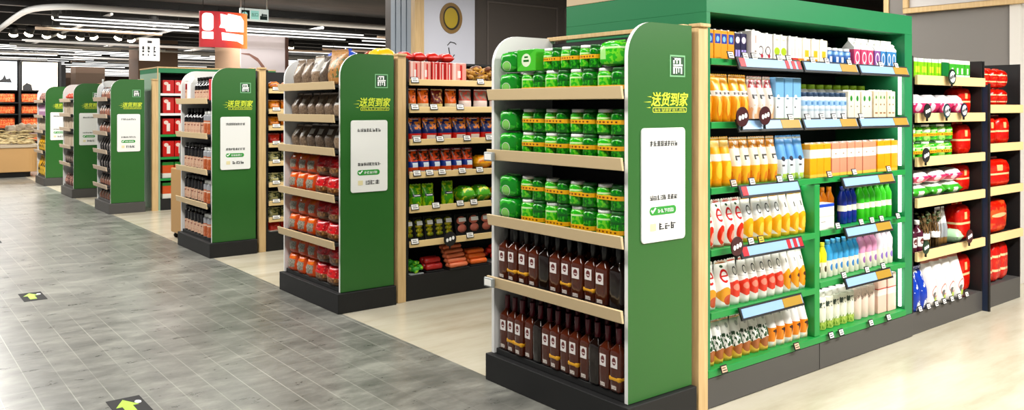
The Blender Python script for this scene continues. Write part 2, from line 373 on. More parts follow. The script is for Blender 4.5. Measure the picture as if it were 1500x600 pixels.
TXT = {}
def end_display(idx, y0, y1, lips, which, base_h=.155, base_mat=M_BASE, lipm=M_LIP, lip_out=.06):
    xf, xb, H = 2.815, 3.275, 1.96
    e = empty('end_display', (0, 0, 0)); 
    tag(e, which, 'display shelf', 'green end displays along the main aisle')
    rad = .17
    out = [(xf, base_h), (xb, base_h), (xb, H)] + arc(xf + rad, H - rad, rad, 90, 180, 10)
    sp = MB().prism(out, 'y', y0, y0 + .022, 0, m0=1).build('side_panel', M_GPAN, e)
    MB().prism(out, 'y', y1 - .022, y1, 0, m1=1).build('side_panel', M_GPAN, e)
    B(xb - .02, xb, y0 + .022, y1 - .022, base_h, 1.93).build('back_panel', M_DARK, e)
    B(xb - .045, xb, y0 + .022, y1, 1.945, 1.968).build('top_trim', M_WOOD, e, .003)
    MB().box(xf - .03, xb + .01, y0 - .025, y1 + .02, 0, base_h - .004).box(xf + .01, xb - .03, y0 + .03, y1 - .03, base_h - .004, base_h + .03).build('plinth', base_mat, e, .004)
    for z in lips:
        s_ = B(xf - lip_out + .02, xb - .02, y0 + .024, y1 - .024, z - .045, z - .025).build('shelf', M_BLACK, e)
        MB().prism([(xf - lip_out, z - .06), (xf - lip_out + .014, z - .062), (xf - lip_out + .006, z), (xf - lip_out - .012, z)], 'y', y0 - .012, y1 - .035).build('shelf_edge', lipm, s_, .002)
    # notice board (its code left out) and prints on the near panel
    xa, xc = 2.90, 3.216; r = random.Random(idx)
    nb = MB().prism(rrect(xa, xc, .90, 1.45, .02), 'y', y0 - .008, y0).build('notice_board', M_OFFW, sp, .002)
    yy0, yy1 = y0 - .0095, y0 - .008
    m = MB(); glyphs(m, xa + .055, xc - .06, 1.362, 1.388, 8, yy0, yy1, 0, r); glyphs(m, xa + .055, xc - .06, 1.102, 1.126, 8, yy0, yy1, 0, r)
    glyphs(m, xa + .12, xc - .07, .957, .99, 3, yy0, yy1, 0, r)
    m.box(xa + .06, xa + .1, yy0, yy1, .955, .99, 1)
    m.build('printed_lines', [M_INK, M_CREAMP], sp)
    MB().prism(rrect(xa + .055, xc - .07, 1.03, 1.07, .019), 'y', yy0, yy1).build('green_button', M_PILL, sp)
    m = MB(); glyphs(m, xa + .11, xc - .09, 1.04, 1.06, 5, yy0 - .001, yy0, 0, r)
    m.prism([(xa + .062, 1.052), (xa + .075, 1.038), (xa + .1, 1.062), (xa + .093, 1.068), (xa + .075, 1.05), (xa + .068, 1.058)], 'y', yy0 - .001, yy0)
    m.build('button_print', M_PRINTW, sp)
    m = MB(); a, c, z0, z1 = 3.109, 3.222, 1.70, 1.808
    m.box(a, c, y0 - .002, y0, z0, z1, 0); m.box(a + .008, c - .008, y0 - .003, y0 - .002, z0 + .008, z1 - .008, 1)
    y_ = (y0 - .004, y0 - .003)
    for q in ((.022, .032, .066, .092), (.045, .053, .066, .088), (.068, .078, .064, .084), (.022, .078, .083, .093), (.022, .092, .054, .062), (.022, .088, .044, .05),
              (.022, .034, .016, .044), (.044, .05, .016, .044), (.06, .066, .022, .044), (.078, .088, .016, .044)): m.box(a + q[0], a + q[1], y_[0], y_[1], z0 + q[2], z0 + q[3], 2)
    m.build('square_emblem', [M_LOGOE, M_LOGO, M_PRINTW], sp)
    if 'm' not in TXT:
        t = text_mesh('送货到家', .072, 'lettering', M_LIME, sp, (3.105, y0 - .002, 1.583), (RD(90), 0, 0), shear=.18, xs=.93, bold=.0012); TXT['m'] = t.data
    else:
        t = bpy.data.objects.new('lettering', TXT['m']); COL.objects.link(t); t.parent = sp; t.location = (3.105, y0 - .002, 1.583); t.rotation_euler = (RD(90), 0, 0); t.scale = (.93, 1, 1)
    m = MB(); m.prism(rrect(2.985, 3.235, 1.524, 1.55, .008), 'y', y0 - .001, y0, 0); m.prism(rrect(2.989, 3.231, 1.528, 1.546, .006), 'y', y0 - .002, y0 - .001, 1)
    glyphs(m, 2.995, 3.225, 1.53, 1.544, 9, y0 - .003, y0 - .002, 0, r)
    for z, a, b in ((1.60, 2.945, 2.975), (1.575, 2.92, 2.972), (1.548, 2.94, 2.968)): m.prism([(a, z), (b, z - .002), (b, z + .003)], 'y', y0 - .002, y0, 0)
    m.build('underline_print', [M_LIME, M_LOGO], sp)
    return e

Y = {1: (2.69, 3.755), 2: (5.655, 6.715), 3: (8.555, 9.61), 4: (12.97, 13.85), 5: (15.65, 16.6), 6: (18.42, 19.4)}
LIPS = {1: [1.65, 1.315, .95, .605], 2: [1.745, 1.495, 1.245, .895, .545], 3: [1.646, 1.283, .913, .565],
        4: [1.70, 1.45, 1.2, .93, .68, .42], 5: [1.70, 1.45, 1.2, .9, .6], 6: [1.70, 1.40, 1.1, .7]}
WHICH = {1: 'nearest and largest green end display, full of green jars and brown bottles',
         2: 'second green end display, full of nut bags and orange and red snacks',
         3: 'third green end display, full of dark boxed bottles with cream labels',
         4: 'fourth green end display from the front, left of the red-stocked green cabinet',
         5: 'fifth green end display, second smallest, with cream packets on white shelves',
         6: 'farthest and smallest green end display beside the wooden produce bin'}
for i in range(1, 7):
    end_display(i, Y[i][0], Y[i][1], LIPS[i], WHICH[i], base_mat=M_BASE if i < 4 else M_BASEG, lipm=M_LIP if i < 4 else mat('pale_shelf_edge', '#c9b49c', .5), lip_out=.06 if i > 1 else .052)

def post(x, y, m=M_WOOD, z=1.957):
    return MB().box(x, x + .075, y - .012, y + .05, 0, z).box(x - .008, x + .075, y - .03, y + .05, z, z + .018)

# ---- black aisle shelving (gondola) with pale wooden shelf edges
def gondola(x0, x1, y, lips, label, depth=.5, H=1.94, lip_h=.05, postx=None, base_h=.17, lipm=None, name='aisle_shelving', back=M_DARK, basem=M_BLACK, out=.03, deck=None):
    e = empty(name); tag(e, label, 'shelving')
    B(x0, x1, y + depth, y + depth + .03, 0, H).build('back_panel', back, e)
    MB().box(x0, x1, y, y + depth, 0, base_h).build('plinth', basem, e, .003)
    n = max(1, round((x1 - x0) / 1.3))
    for k in range(n + 1):
        xx = x0 + (x1 - x0) * k / n
        MB().box(max(x0, xx - .018), min(x1, xx + .018) if k < n else x1, y + .02 if k not in (0, n) else y, y + depth, base_h, H).build('upright', M_BLACK, e)
    for z in lips:
        s_ = B(x0 + .019, x1 - .019, y + .0, y + depth - .005, z - .04, z - .022).build('shelf', M_BLACK, e)
        B(x0 + .019, x1 - .019, y - out, y - out + .022, z - lip_h, z).build('shelf_edge', lipm or M_LIPLIT, s_, .003)
    if deck:
        B(x0, x1, y + depth * .45, y + depth * 2.1, deck - .02, deck).build('top_deck', M_BLACK, e)
    if postx is not None: post(postx, y).build('end_post', M_WOOD, e, .004)
    return e
M_LIPLIT = mat('lit_beige_shelf_edge', '#e6c88e', .45)  # shelf-edge beige lightened to carry the bright light on the aisle shelving

G2Z = [1.775, 1.555, 1.295, 1.03, .755, .48]
gondola(3.40, 5.3, 5.67, G2Z, 'black aisle shelving with beige edges beside the second green end display', postx=3.315, deck=1.93, base_h=.2)
G3Z = [1.75, 1.53, 1.35, 1.167, .968, .74, .54, .364]
gondola(3.40, 5.0, 8.57, G3Z, 'black aisle shelving of orange packs beside the third green end display', postx=3.315, base_h=.2, H=1.95)

# ---- big green cabinet
def green_cabinet(x0, x1, y, label, depth=1.07, H=2.165, shelves=(), full=True, liner=M_DARK):
    e = empty('display_cabinet'); tag(e, label, 'cabinet')
    B(x0, x0 + .03, y, y + depth, .16, H - .125).build('side_wall', M_CAB, e)
    B(x1 - .1, x1, y, y + depth, .16, H - .125).build('side_wall', M_CAB, e)
    B(x0, x1, y, y + depth, H - .125, H).build('header', M_CAB, e, .002)
    B(x0 + .03, x1 - .1, y + .5, y + .53, .16, H - .125).build('back_panel', liner, e)
    return e
cab = green_cabinet(3.392, 5.57, 2.69, 'big green drinks cabinet with black canopy right of the nearest end display')
B(3.394, 5.568, 2.70, 3.75, 0, .158).build('plinth_core', M_BASEG, cab)
B(3.394, 4.428, 2.685, 2.70, 0.004, .157).build('plinth_panel', M_BASEG, cab, .002)
B(4.434, 5.568, 2.685, 2.70, 0.004, .157).build('plinth_panel', M_BASEG, cab, .002)
B(3.394, 5.47, 2.68, 3.19, .16, .2).build('bottom_deck', M_CABIN, cab, .004)
B(4.385, 4.44, 2.688, 3.18, .2, 1.095).build('centre_divider', M_CABIN, cab, .004)
post(3.315, 2.69).build('end_post', M_WOOD, cab, .004)
for (z, xa, xb_) in ((1.80, 3.425, 5.47), (1.47, 3.425, 5.47), (1.13, 3.425, 5.47), (.81, 3.425, 4.385), (.815, 4.44, 5.47), (.485, 3.425, 4.385), (.51, 4.44, 5.47)):
    low = z < 1.2
    s_ = B(xa, xb_, 2.70, 3.18, z - .028, z).build('shelf', M_CABIN if low else M_BLACK, cab)
    B(xa, xb_, 2.685, 2.70, z - .03, z + .004).build('shelf_edge', M_CABIN, s_, .002)
    # price rails: short tilted strips with black surround
    if not low: segs = [(3.60, 4.19, z), (4.21, 4.80, z), (4.82, 5.44, z)]
    elif z > 1.1: segs = [(3.62, 4.17, z - .01), (4.63, 5.25, z - .02)]
    else: segs = [(xa + .2, xa + .78, z - .01)] if xa < 4 else [(xa + .22, xa + .78, z - .01)]
    for k, (a, b_, zz) in enumerate(segs):
        rl = MB(); T = Matrix.Translation((0, 2.652, zz - .012)) @ Matrix.Rotation(RD(-20), 4, 'X')
        rl.box(a, b_, 0, .01, -.038, .032, 0, T); rl.box(a + .012, b_ - .012, -.003, 0, -.026, .022, 1, T)
        if k == 0 and z in (1.80, .81) or (z == 1.13 and k == 0):
            rl.box(a + .012, a + .06, -.005, -.003, -.026, .022, 3, T)
            if z != 1.13:
                for q in (b_ - .16, b_ - .1, b_ - .045): rl.prism([(q - .02, -.026), (q + .015, -.026), (q + .035, .022), (q, .022)], 'y', -.0055, -.005, 3) if False else rl.box(q, q + .032, -.005, -.003, -.026, .022, 3, T @ Matrix.Rotation(0, 4, 'X'))
        elif k == len(segs) - 1 or xa < 4: rl.box(b_ - .2, b_ - .02, -.005, -.003, -.026, .022, 2, T)
        rl.build('price_rail', [M_BLACK, M_RAIL, M_RAILY, M_RED], s_)
for (z0, z1) in ((1.50, 1.765), (1.16, 1.435), (.85, 1.10), (.54, .78), (.22, .475)):
    tb = MB().tube([(5.452, 2.715, z0), (5.452, 2.715, z1)], .011, 10).build('light_tube', M_LED, cab)
for z in (1.765, 1.435, 1.095, .78, .475):
    area('cabinet_led', (4.45, 2.76, z), 2.0, .03, 1.6, (1, .98, .95), (RD(-12), 0, 0))
cr = B(3.392, 4.05, 3.25, 3.76, 2.166, 2.75).build('header_box', mat('beige_header', '#cdb492', .5), None, .004); tag(cr, 'beige box standing on top of the big green cabinet', 'box')

# ---- shelving right of the cabinet
BZ = [1.77, 1.51, 1.21, .93, .565]
gondola(5.59, 6.70, 2.70, BZ, 'black shelving with beige edges directly right of the big green cabinet', H=1.9, base_h=.15, lip_h=.065, basem=M_BASEG)
CZ = [1.57, 1.27, .935, .57]
gondola(6.72, 7.42, 2.70, CZ, 'narrow black shelving of red bags, farthest right in the row', H=1.9, base_h=.17, lip_h=.065, basem=M_BASEG, back=mat('grey_back', '#55504d', .6))
for x in (6.702,):
    sp_ = empty('aisle_pillar_cover'); tag(sp_, 'slim dark blue upright board between the two right black shelvings', 'board')
    B(x, x + .016, 2.66, 3.2, 0, 1.72).build('board', mat('midnight_blue', '#1a2740', .4), sp_); B(x - .002, x + .018, 2.65, 2.662, 0, 1.73).build('edge_strip', M_BLACK, sp_)

# ---- fourth aisle: green cabinet stocked with red packs
M_PALEG = mat('pale_green_side', '#8fae94', .5)
c4 = empty('display_cabinet'); tag(c4, 'distant green cabinet of red packs beside the fourth end display', 'cabinet')
B(3.47, 3.50, 12.97, 14.0, 0, 2.07).build('side_wall', M_PALEG, c4)
MB().box(3.46, 5.3, 12.96, 14.0, 2.14, 2.16).box(3.46, 3.47, 12.96, 12.99, 0, 2.14).build('wood_trim', M_WOOD, c4)
B(3.47, 5.3, 12.965, 14.0, 2.072, 2.139).build('header', M_CAB, c4); B(3.5, 5.3, 13.45, 13.48, 0, 2.07).build('back_panel', M_DARK, c4)
B(3.5, 5.3, 12.98, 13.44, 0, .17).build('plinth', M_BLACK, c4); post(3.385, 12.97).build('end_post', M_WOOD, c4)
C4Z = [1.76, 1.46, 1.14, .8, .48]
for z in C4Z:
    s_ = B(3.5, 5.3, 12.98, 13.44, z - .02, z).build('shelf', M_BLACK, c4); B(3.5, 5.3, 12.96, 12.98, z - .035, z).build('shelf_edge', M_CABIN if z < 1.2 else M_WHITE, s_)
for (yy, nm) in ((15.65, 'fifth'), (18.42, 'sixth')):
    gondola(3.40, 5.2, yy, [1.7, 1.4, 1.1, .8, .5], f'distant dark aisle shelving beside the {nm} green end display', postx=3.315)

# ================================================================== PRODUCT MODELS (local: base at z=0, front towards -y)
def pouch_mesh(w, h, d, nu=9, nv=10, flat=.82, lean=0, wr=.03, seed=0, tp=.75):
    r = random.Random(seed); m = MB(); b = 0
    for side in (-1, 1):
        b = len(m.v)
        for j in range(nv + 1):
            v = j / nv
            gz = (flat + (1 - flat) * math.sin(min(1, v * 2.2) * PI / 2)) * (1 - max(0, v - .45) / .55) ** tp if v < 1 else 0
            ww = w * (1 - .05 * math.sin(PI * v))
            for i in range(nu + 1):
                u = -1 + 2 * i / nu
                t = d / 2 * gz * (max(0, 1 - abs(u) ** 3.2)) ** .6
                t *= 1 + r.uniform(-1, 1) * wr * 2
                m.v.append((ww / 2 * u, side * max(t, .0008) + lean * v, h * v + (r.uniform(-1, 1) * wr * h * .12 if 0 < j else 0)))
        for j in range(nv):
            for i in range(nu):
                a = b + j * (nu + 1) + i; q = [a, a + 1, a + nu + 2, a + nu + 1]; m.face(q if side < 0 else q[::-1], 0, True)
    N = (nu + 1) * (nv + 1)
    for i in range(nu): m.face([i, i + 1, N + i + 1, N + i], 0)
    for j in range(nv):
        for i in (0, nu):
            a = j * (nu + 1) + i; m.face([a, a + nu + 1, N + a + nu + 1, N + a], 0, True)
    i0 = nv * (nu + 1)
    for i in range(nu): m.face([i0 + i, i0 + i + 1, N + i0 + i + 1, N + i0 + i], 0)
    return m
def P_pouch(w, h, d, m, seal=None, seed=0, tp=.75, wr=.03):
    r = empty('snack_pouch'); pouch_mesh(w, h * .94, d, seed=seed, tp=tp, wr=wr).build('bag_body', m, r)
    sm = seal or m
    q = MB(); n = 8; zt = h * .93
    out = [(-w * .47, zt), (w * .47, zt)] + [(w * .47 - w * .94 * i / n, h + (.003 if i % 2 else -.002)) for i in range(n + 1)]
    q.prism(out, 'y', -.0015, .0015).build('top_seal', sm, r)
    return r
def P_box(w, h, d, m, bev=.004):
    return B(-w / 2, w / 2, -d / 2, d / 2, 0, h).build('carton_box', m, None, min(bev, w * .1))
def P_tbox(w, h, d, m, capm):
    r = empty('drink_carton'); B(-w / 2, w / 2, -d / 2, d / 2, 0, h).build('carton_body', m, r, .004)
    MB().box(-w * .42, w * .42, -.003, .003, h, h + .008).build('top_fold', capm, r)
    MB().lathe([(w * .13, 0), (w * .13, .008)], 10, (w * .15, -d * .22, h)).build('straw_hole_cap', capm, r)
    return r
def P_gable(w, h, d, m, roof, capm):
    r = empty('milk_carton'); hb = h * .68
    B(-w / 2, w / 2, -d / 2, d / 2, 0, hb).build('carton_body', m, r, .003)
    q = MB(); q.prism([(-d / 2, hb), (d / 2, hb), (.004, h * .9), (.004, h), (-.004, h), (-.004, h * .9)], 'x', -w / 2, w / 2)
    q.build('gable_top', roof, r, .002)
    MB().lathe([(.013, 0), (.013, .014), (.011, .017)], 12, (0, 0, 0)).build('screw_cap', capm, r, loc=(0, -d * .27, h * .78), rot=(RD(42), 0, 0))
    return r
def P_bottle(w, h, m, capm, labm=None, style='sauce', lz=(.22, .55), bandm=None, square=False):
    r = empty('bottle'); R_ = w / 2
    if style == 'sauce': prof = [(R_ * .9, 0), (R_, .008), (R_, h * .60), (R_ * .9, h * .66), (R_ * .45, h * .74), (R_ * .34, h * .80), (R_ * .34, h * .88)]; cap = (R_ * .42, h * (.74 if square else .86), h)
    elif style == 'drink': prof = [(R_ * .85, 0), (R_, .006), (R_, h * .35), (R_ * .93, h * .45), (R_, h * .55), (R_, h * .7), (R_ * .5, h * .86), (R_ * .42, h * .9)]; cap = (R_ * .5, h * .88, h)
    elif style == 'yog': prof = [(R_ * .8, 0), (R_ * .95, .006), (R_, h * .3), (R_, h * .75), (R_ * .8, h * .84), (R_ * .55, h * .88)]; cap = (R_ * .62, h * .87, h)
    elif style == 'can': prof = [(R_ * .85, 0), (R_, .008), (R_, h * .93), (R_ * .88, h * .99)]; cap = (R_ * .84, h * .985, h)
    else: prof = [(R_ * .9, 0), (R_, .006), (R_, h * .80), (R_ * .9, h * .84)]; cap = (R_ * .8, h * .84, h)
    MB().lathe(prof, 24 if square else 18, sqz=h * .67 if square else None).build('bottle_body', m, r)
    MB().lathe([(cap[0], cap[1]), (cap[0], cap[2] - .003), (cap[0] * .92, cap[2])], 16).build('cap', capm, r)
    if labm and square:
        MB().box(-R_ * .6, R_ * .62, -R_ * 1.02, -R_ * .95, h * lz[0], h * lz[1]).build('label', labm, r); B(-R_ * .45, R_ * .45, -R_ * 1.02, -R_ * .95, h * .04, h * .10).build('lower_label', MC['lower_label'], r)
    elif labm:
        q = MB(); z0, z1 = h * lz[0], h * lz[1]; rr = R_ * 1.015; n = 8
        b = 0
        for z in (z0, z1):
            for i in range(n + 1):
                a = RD(-90 - 55 + 110 * i / n); q.v.append((rr * math.cos(a), rr * math.sin(a), z))
        for i in range(n): q.face([i, i + 1, n + 2 + i, n + 1 + i], 0, True)
        for z in (z0, z1):
            for i in range(n + 1):
                a = RD(-90 - 55 + 110 * i / n); q.v.append((R_ * .98 * math.cos(a), R_ * .98 * math.sin(a), z))
        q.build('label', labm, r)
    if bandm and square:
        B(-R_ * 1.03, R_ * 1.03, -R_ * 1.03, R_ * 1.03, h * bandm[1], h * (bandm[1] + .09)).build('tape_band', bandm[0], r, R_ * .25)
    elif bandm:
        MB().lathe([(R_ * 1.02, h * bandm[1]), (R_ * 1.04, h * (bandm[1] + .02)), (R_ * 1.04, h * (bandm[1] + .06)), (R_ * 1.02, h * (bandm[1] + .085))], 18).build('tape_band', bandm[0], r)
    return r
def stadium(w, d, n=8):
    r = d / 2; return arc(w / 2 - r, 0, r, -90, 90, n) + arc(-w / 2 + r, 0, r, 90, 270, n)
def P_jars(w, h, gm, gm2, capm, bandm, bz=.42):
    r = empty('jar_pack'); R_ = w / 4 * .97
    for s, mm, cm in ((-1, gm, capm), (1, gm2, MC['dark_green_cap'])):
        j = MB().lathe([(R_ * .9, 0), (R_, .006), (R_, h * .74), (R_ * .88, h * .84), (R_ * .8, h * .86)], 18).build('jar', mm, r, loc=(s * w / 4, 0, 0))
        MB().lathe([(R_ * .84, h * .85), (R_ * .84, h * .97), (R_ * .78, h * .99)], 16).build('lid', cm, j)
    q = MB(); q.prism(stadium(w * 1.0, w / 2 * 1.0), 'z', h * bz, h * (bz + .17)); q.build('tape_band', bandm, r, .0005)
    return r
def P_blockbag(w, h, d, m, hand=None):
    """soft block bag (refill pack): a cushion-like brick with a short top seal"""
    r = empty('refill_bag'); q = MB(); seg, rings = 28, 14; rr = random.Random(int(h * 977)); H = h * .955
    for i in range(rings + 1):
        t = PI * i / rings; st, ct = math.sin(t), math.cos(t); e = 5 if h > .17 or d < .125 else 3.4
        for k in range(seg):
            a = 2 * PI * k / seg; dx, dy, dz = st * math.cos(a), st * math.sin(a), ct
            f = 1 / (abs(dx) ** e + abs(dy) ** e + abs(dz) ** e) ** (1 / e)
            f *= 1 + (rr.uniform(-.02, .02) if 0 < i < rings else 0)
            q.v.append((dx * f * w / 2 * .98, dy * f * d / 2 * .98, max(0, H / 2 + dz * f * H / 2 * .98)))
    for i in range(rings):
        for k in range(seg):
            k2 = (k + 1) % seg; q.face([i * seg + k, (i + 1) * seg + k, (i + 1) * seg + k2, i * seg + k2], 0, True)
    q.build('bag_body', m, r)
    MB().prism([(-w * .42, h * .94), (w * .42, h * .94), (w * .38, h), (-w * .38, h)], 'y', -.002, .002).build('top_seal', hand or m, r)
    return r
def P_flat(w, h, d, m, seed=0):
    """pillow pack lying on its side"""
    q = MB(); nu, nv = 10, 8; rr = random.Random(seed)
    for side in (1, -1):
        b = len(q.v)
        for j in range(nv + 1):
            v = -1 + 2 * j / nv
            for i in range(nu + 1):
                u = -1 + 2 * i / nu
                t = h / 2 * (max(0, 1 - abs(u) ** 2.6)) ** .5 * (max(0, 1 - abs(v) ** 2.6)) ** .5 * (1 + rr.uniform(-.14, .14))
                q.v.append((w / 2 * u, d / 2 * v, min(h, max(0, h / 2 + side * max(t, .0006)))))
        for j in range(nv):
            for i in range(nu):
                a = b + j * (nu + 1) + i; f = [a, a + 1, a + nu + 2, a + nu + 1]; q.face(f if side > 0 else f[::-1], 0, True)
    N = (nu + 1) * (nv + 1)
    ring = [i for i in range(nu + 1)] + [(nu + 1) * j + nu for j in range(1, nv + 1)] + [nv * (nu + 1) + i for i in range(nu - 1, -1, -1)] + [(nu + 1) * j for j in range(nv - 1, 0, -1)]
    for k in range(len(ring)): a, b = ring[k], ring[(k + 1) % len(ring)]; q.face([a, b, N + b, N + a], 0)
    return q.build('pillow_pack', m)
def P_tray(w, h, d, m, foodm, n=4):
    """upright tray pack with food under film"""
    r = empty('tray_pack'); T = Matrix.Translation((0, 0, .006)) @ Matrix.Rotation(RD(-14), 4, 'X')
    MB().box(-w / 2, w / 2, -.002, d * .5, 0, h, 0, T).build('tray', m, r, .004)
    q = MB()
    for k in range(n):
        z = h * (.12 + .76 * (k + .5) / n)
        q.ball(T @ Vector((0, -.006, z)), w * .38, .018, h * .36 / n * 1.15, 10, 6)
    q.build('packed_food', foodm, r)
    MB().box(-w * .3, w * .3, -.028, -.0265, h * .62, h * .8, 0, T).build('label', M_PRINTW, r)
    return r
def P_sticks(w, d, h, m, n=4, rows=3):
    """stack of sausages / carrots laid across in a pack"""
    r = empty('sausage_pack'); B(-w / 2, w / 2, -d / 2, d / 2, 0, .012).build('tray', M_BLACK, r, .003)
    q = MB(); rad = h / rows / 2
    for j in range(rows):
        y = -d / 2 + rad * 1.2 + j * rad * 1.1; z = .012 + rad + j * rad * 1.65
        q.tube([(-w * .46, y, z), (-w * .4, y, z), (w * .4, y, z), (w * .46, y, z)], [rad * .4, rad * .98, rad * .98, rad * .4], 10)
        q.tube([(-w * .46, y + rad * 2.1, z), (-w * .4, y + rad * 2.1, z), (w * .4, y + rad * 2.1, z), (w * .46, y + rad * 2.1, z)], [rad * .4, rad * .98, rad * .98, rad * .4], 10)
    q.build('sausages', m, r); return r
def P_heap(w, d, h, m, n=30, rad=.03, seed=1, name='bagged_produce', stretch=1.0):
    r = empty(name); q = MB(); rr = random.Random(seed)
    for k in range(n):
        a = rr.uniform(-1, 1); b = rr.uniform(-1, 1); z = rad + max(0, (h - 2 * rad)) * rr.random() * (1 - .5 * abs(a)) * (1 - .3 * abs(b))
        M = Matrix.Rotation(rr.uniform(0, 6), 3, 'Z') @ Matrix.Rotation(rr.uniform(-.5, .5), 3, 'Y')
        q.ball((a * (w / 2 - rad), b * (d / 2 - rad), z), rad * stretch, rad * .8, rad * .75, 8, 6, 0, M)
    q.build('pieces', m, r)
    B(-w * .46, w * .46, -d * .46, d * .46, 0, .008).build('wrap_base', M_CLIP, r, .002)
    return r
def P_herb(w, h, d, stem, leaf, seed=1):
    r = empty('herb_bunch'); rr = random.Random(seed); q = MB(); l = MB()
    for k in range(26):
        x = rr.uniform(-w * .25, w * .25); y = rr.uniform(-d * .3, d * .3); a = rr.uniform(-w * .5, w * .5)
        q.tube([(x * .6, y, 0.004), (x, y, h * .45), (a, y + rr.uniform(-.01, .01), h * rr.uniform(.8, 1))], [.0035, .003, .0015], 5)
    for k in range(22):
        l.ball((rr.uniform(-w * .5, w * .5), rr.uniform(-d * .4, d * .4), h * rr.uniform(.7, 1)), .016, .012, .008, 6, 4)
    q.build('stems', stem, r); l.build('leaves', leaf, r)
    MB().lathe([(w * .3, h * .28), (w * .32, h * .3), (w * .32, h * .42), (w * .3, h * .44)], 12, sy=.7).build('wrapper', M_PRINTW, r)
    return r

# ================================================================== PLACEMENT
PROTO = {}
def proto(key, fn):
    if key not in PROTO: PROTO[key] = [fn(), False]
    p = PROTO[key]
    if not p[1]: p[1] = True; return p[0]
    return copy_tree(p[0])
class Face:
    def __init__(s, kind, org, where): s.kind = kind; s.o = org; s.where = where
    def w(s, a, t):   # a: along (left to right), t: depth inward
        return (a, s.o + t) if s.kind == 'y' else (s.o + t, a)
    def rz(s): return 0 if s.kind == 'y' else RD(-90)
def run(face, z, a0, a1, n, spec, desc, shelf, cat, group=None, name=None, t=.09, jit=.004, rj=3, lean=0):
    """n items evenly between a0 and a1 (left to right); for endcaps a is world y, decreasing to the right"""
    st = (a1 - a0) / n
    w = abs(st) * (.96 if spec[0] == 'pouch' else 1.0 if spec[0] == 'fpouch' else .94)
    for i in range(n):
        a = a0 + st * (i + .5)
        kind = spec[0]
        key = (kind, round(w, 3)) + tuple(str(q) for q in spec[1:])
        o = proto(key, lambda: MAKE[kind](w, *spec[1:]))
        if name: o.name = name
        else: o.name = {'pouch': 'snack_pouch', 'fpouch': 'snack_bag', 'box': 'carton_box', 'tbox': 'drink_carton', 'gable': 'milk_carton', 'bottle': 'bottle', 'jars': 'jar_pack', 'bag': 'refill_bag', 'flat': 'pillow_pack', 'tray': 'tray_pack', 'sticks': 'sausage_pack', 'heap': 'bagged_produce', 'herb': 'herb_bunch'}[kind]
        x, y = face.w(a + random.uniform(-jit, jit) * .5, t + random.uniform(-jit, jit))
        o.location = (x, y, z + .0005); o.rotation_euler = (lean if face.kind == 'y' else 0, 0, face.rz() + RD(random.uniform(-rj, rj)))
        lab = desc if n == 1 else f'{desc}, {ORD[i]} from left' if n > 2 else f'{["left", "right"][i]} {desc}'
        tag(o, f'{lab}, {shelf}, {face.where}', cat, group or (f'{desc} on {shelf} of {face.where}' if n > 1 else None))
        if 'label' not in o or len(o['label'].split()) > 16: pass
MAKE = {
    'pouch': lambda w, h, d, m, seal=None: P_pouch(w, h, d, m, seal, seed=int(h * 1000) % 7),
    'fpouch': lambda w, h, d, m: P_pouch(w, h, d, m, None, seed=2, tp=.36, wr=.05),
    'box': lambda w, h, d, m: P_box(w, h, d, m),
    'tbox': lambda w, h, d, m, c: P_tbox(w, h, d, m, c),
    'gable': lambda w, h, d, m, rf, c: P_gable(w, h, d, m, rf, c),
    'bottle': lambda w, h, m, c, lab=None, style='sauce', lz=(.22, .55), band=None, sq=False: P_bottle(w, h, m, c, lab, style, lz, band, sq),
    'jars': lambda w, h, g1, g2, c, b, bz=.42: P_jars(w, h, g1, g2, c, b, bz),
    'bag': lambda w, h, d, m, s=None: P_blockbag(w, h, d, m, s),
    'flat': lambda w, h, d, m: P_flat(w, h, d, m),
    'tray': lambda w, h, d, m, f, n=4: P_tray(w, h, d, m, f, n),
    'sticks': lambda w, h, d, m, rows=3: P_sticks(w, d, h, m, 4, rows),
    'heap': lambda w, h, d, m, n=30, rad=.03, st=1.0: P_heap(w, d, h, m, n, rad, 1, 'bagged_produce', st),
    'herb': lambda w, h, d, s, l: P_herb(w, h, d, s, l),
}
F1 = Face('x', 2.785, 'nearest end display'); F2 = Face('x', 2.785, 'second end display'); F3 = Face('x', 2.785, 'third end display')
F4 = Face('x', 2.785, 'fourth end display'); F5 = Face('x', 2.785, 'fifth end display'); F6 = Face('x', 2.785, 'farthest end display')
FC = Face('y', 2.70, 'green cabinet'); FB = Face('y', 2.685, 'right black shelving'); FD = Face('y', 2.685, 'farthest right shelving')
FG2 = Face('y', 5.645, 'second aisle shelving'); FG3 = Face('y', 8.545, 'third aisle shelving'); FG4 = Face('y', 12.98, 'distant red-stocked cabinet')
cap_w = mat('white_cap', '#eef0ec', .35); mat('dark_green_cap', '#1c5a22', .35); cap_b = mat('black_cap', '#0d0b0b', .3); cap_r = mat('dark_red_cap', '#5a1420', .3)

# ---------------- nearest end display
JG = pk('green_jar_print', '#3cb82c', [('blob', 0, 1, '#7fd93f', 5, .55), ('rect', .12, .4, .3, .78, '#b4ec98'), ('band', .70, .78, '#d4f0b8'), ('band', .0, .1, '#1f6a1e')], .2)
JG2 = pk('dark_green_jar_print', '#12701a', [('blob', 0, 1, '#3fae2c', 6, .56), ('band', .58, .7, '#155a1a')], .2)
TAPE = pk('yellow_tape_print', '#f0b418', [('rect', .12, .18, .3, .7, '#6a3a10'), ('rect', .24, .3, .3, .7, '#6a3a10'), ('rect', .36, .44, .3, .7, '#8a3a10'), ('rect', .52, .58, .3, .7, '#6a3a10'), ('rect', .66, .72, .3, .7, '#6a3a10'), ('rect', .8, .86, .3, .7, '#6a3a10')], .35)
GB = pk('green_bag_print', '#1f8a2c', [('blob', 0, 1, '#46b83f', 3, .54), ('ell', .5, .3, .2, .2, '#8fd070'), ('ring', .5, .3, .24, .24, '#e8f5d8', .8)], .22)
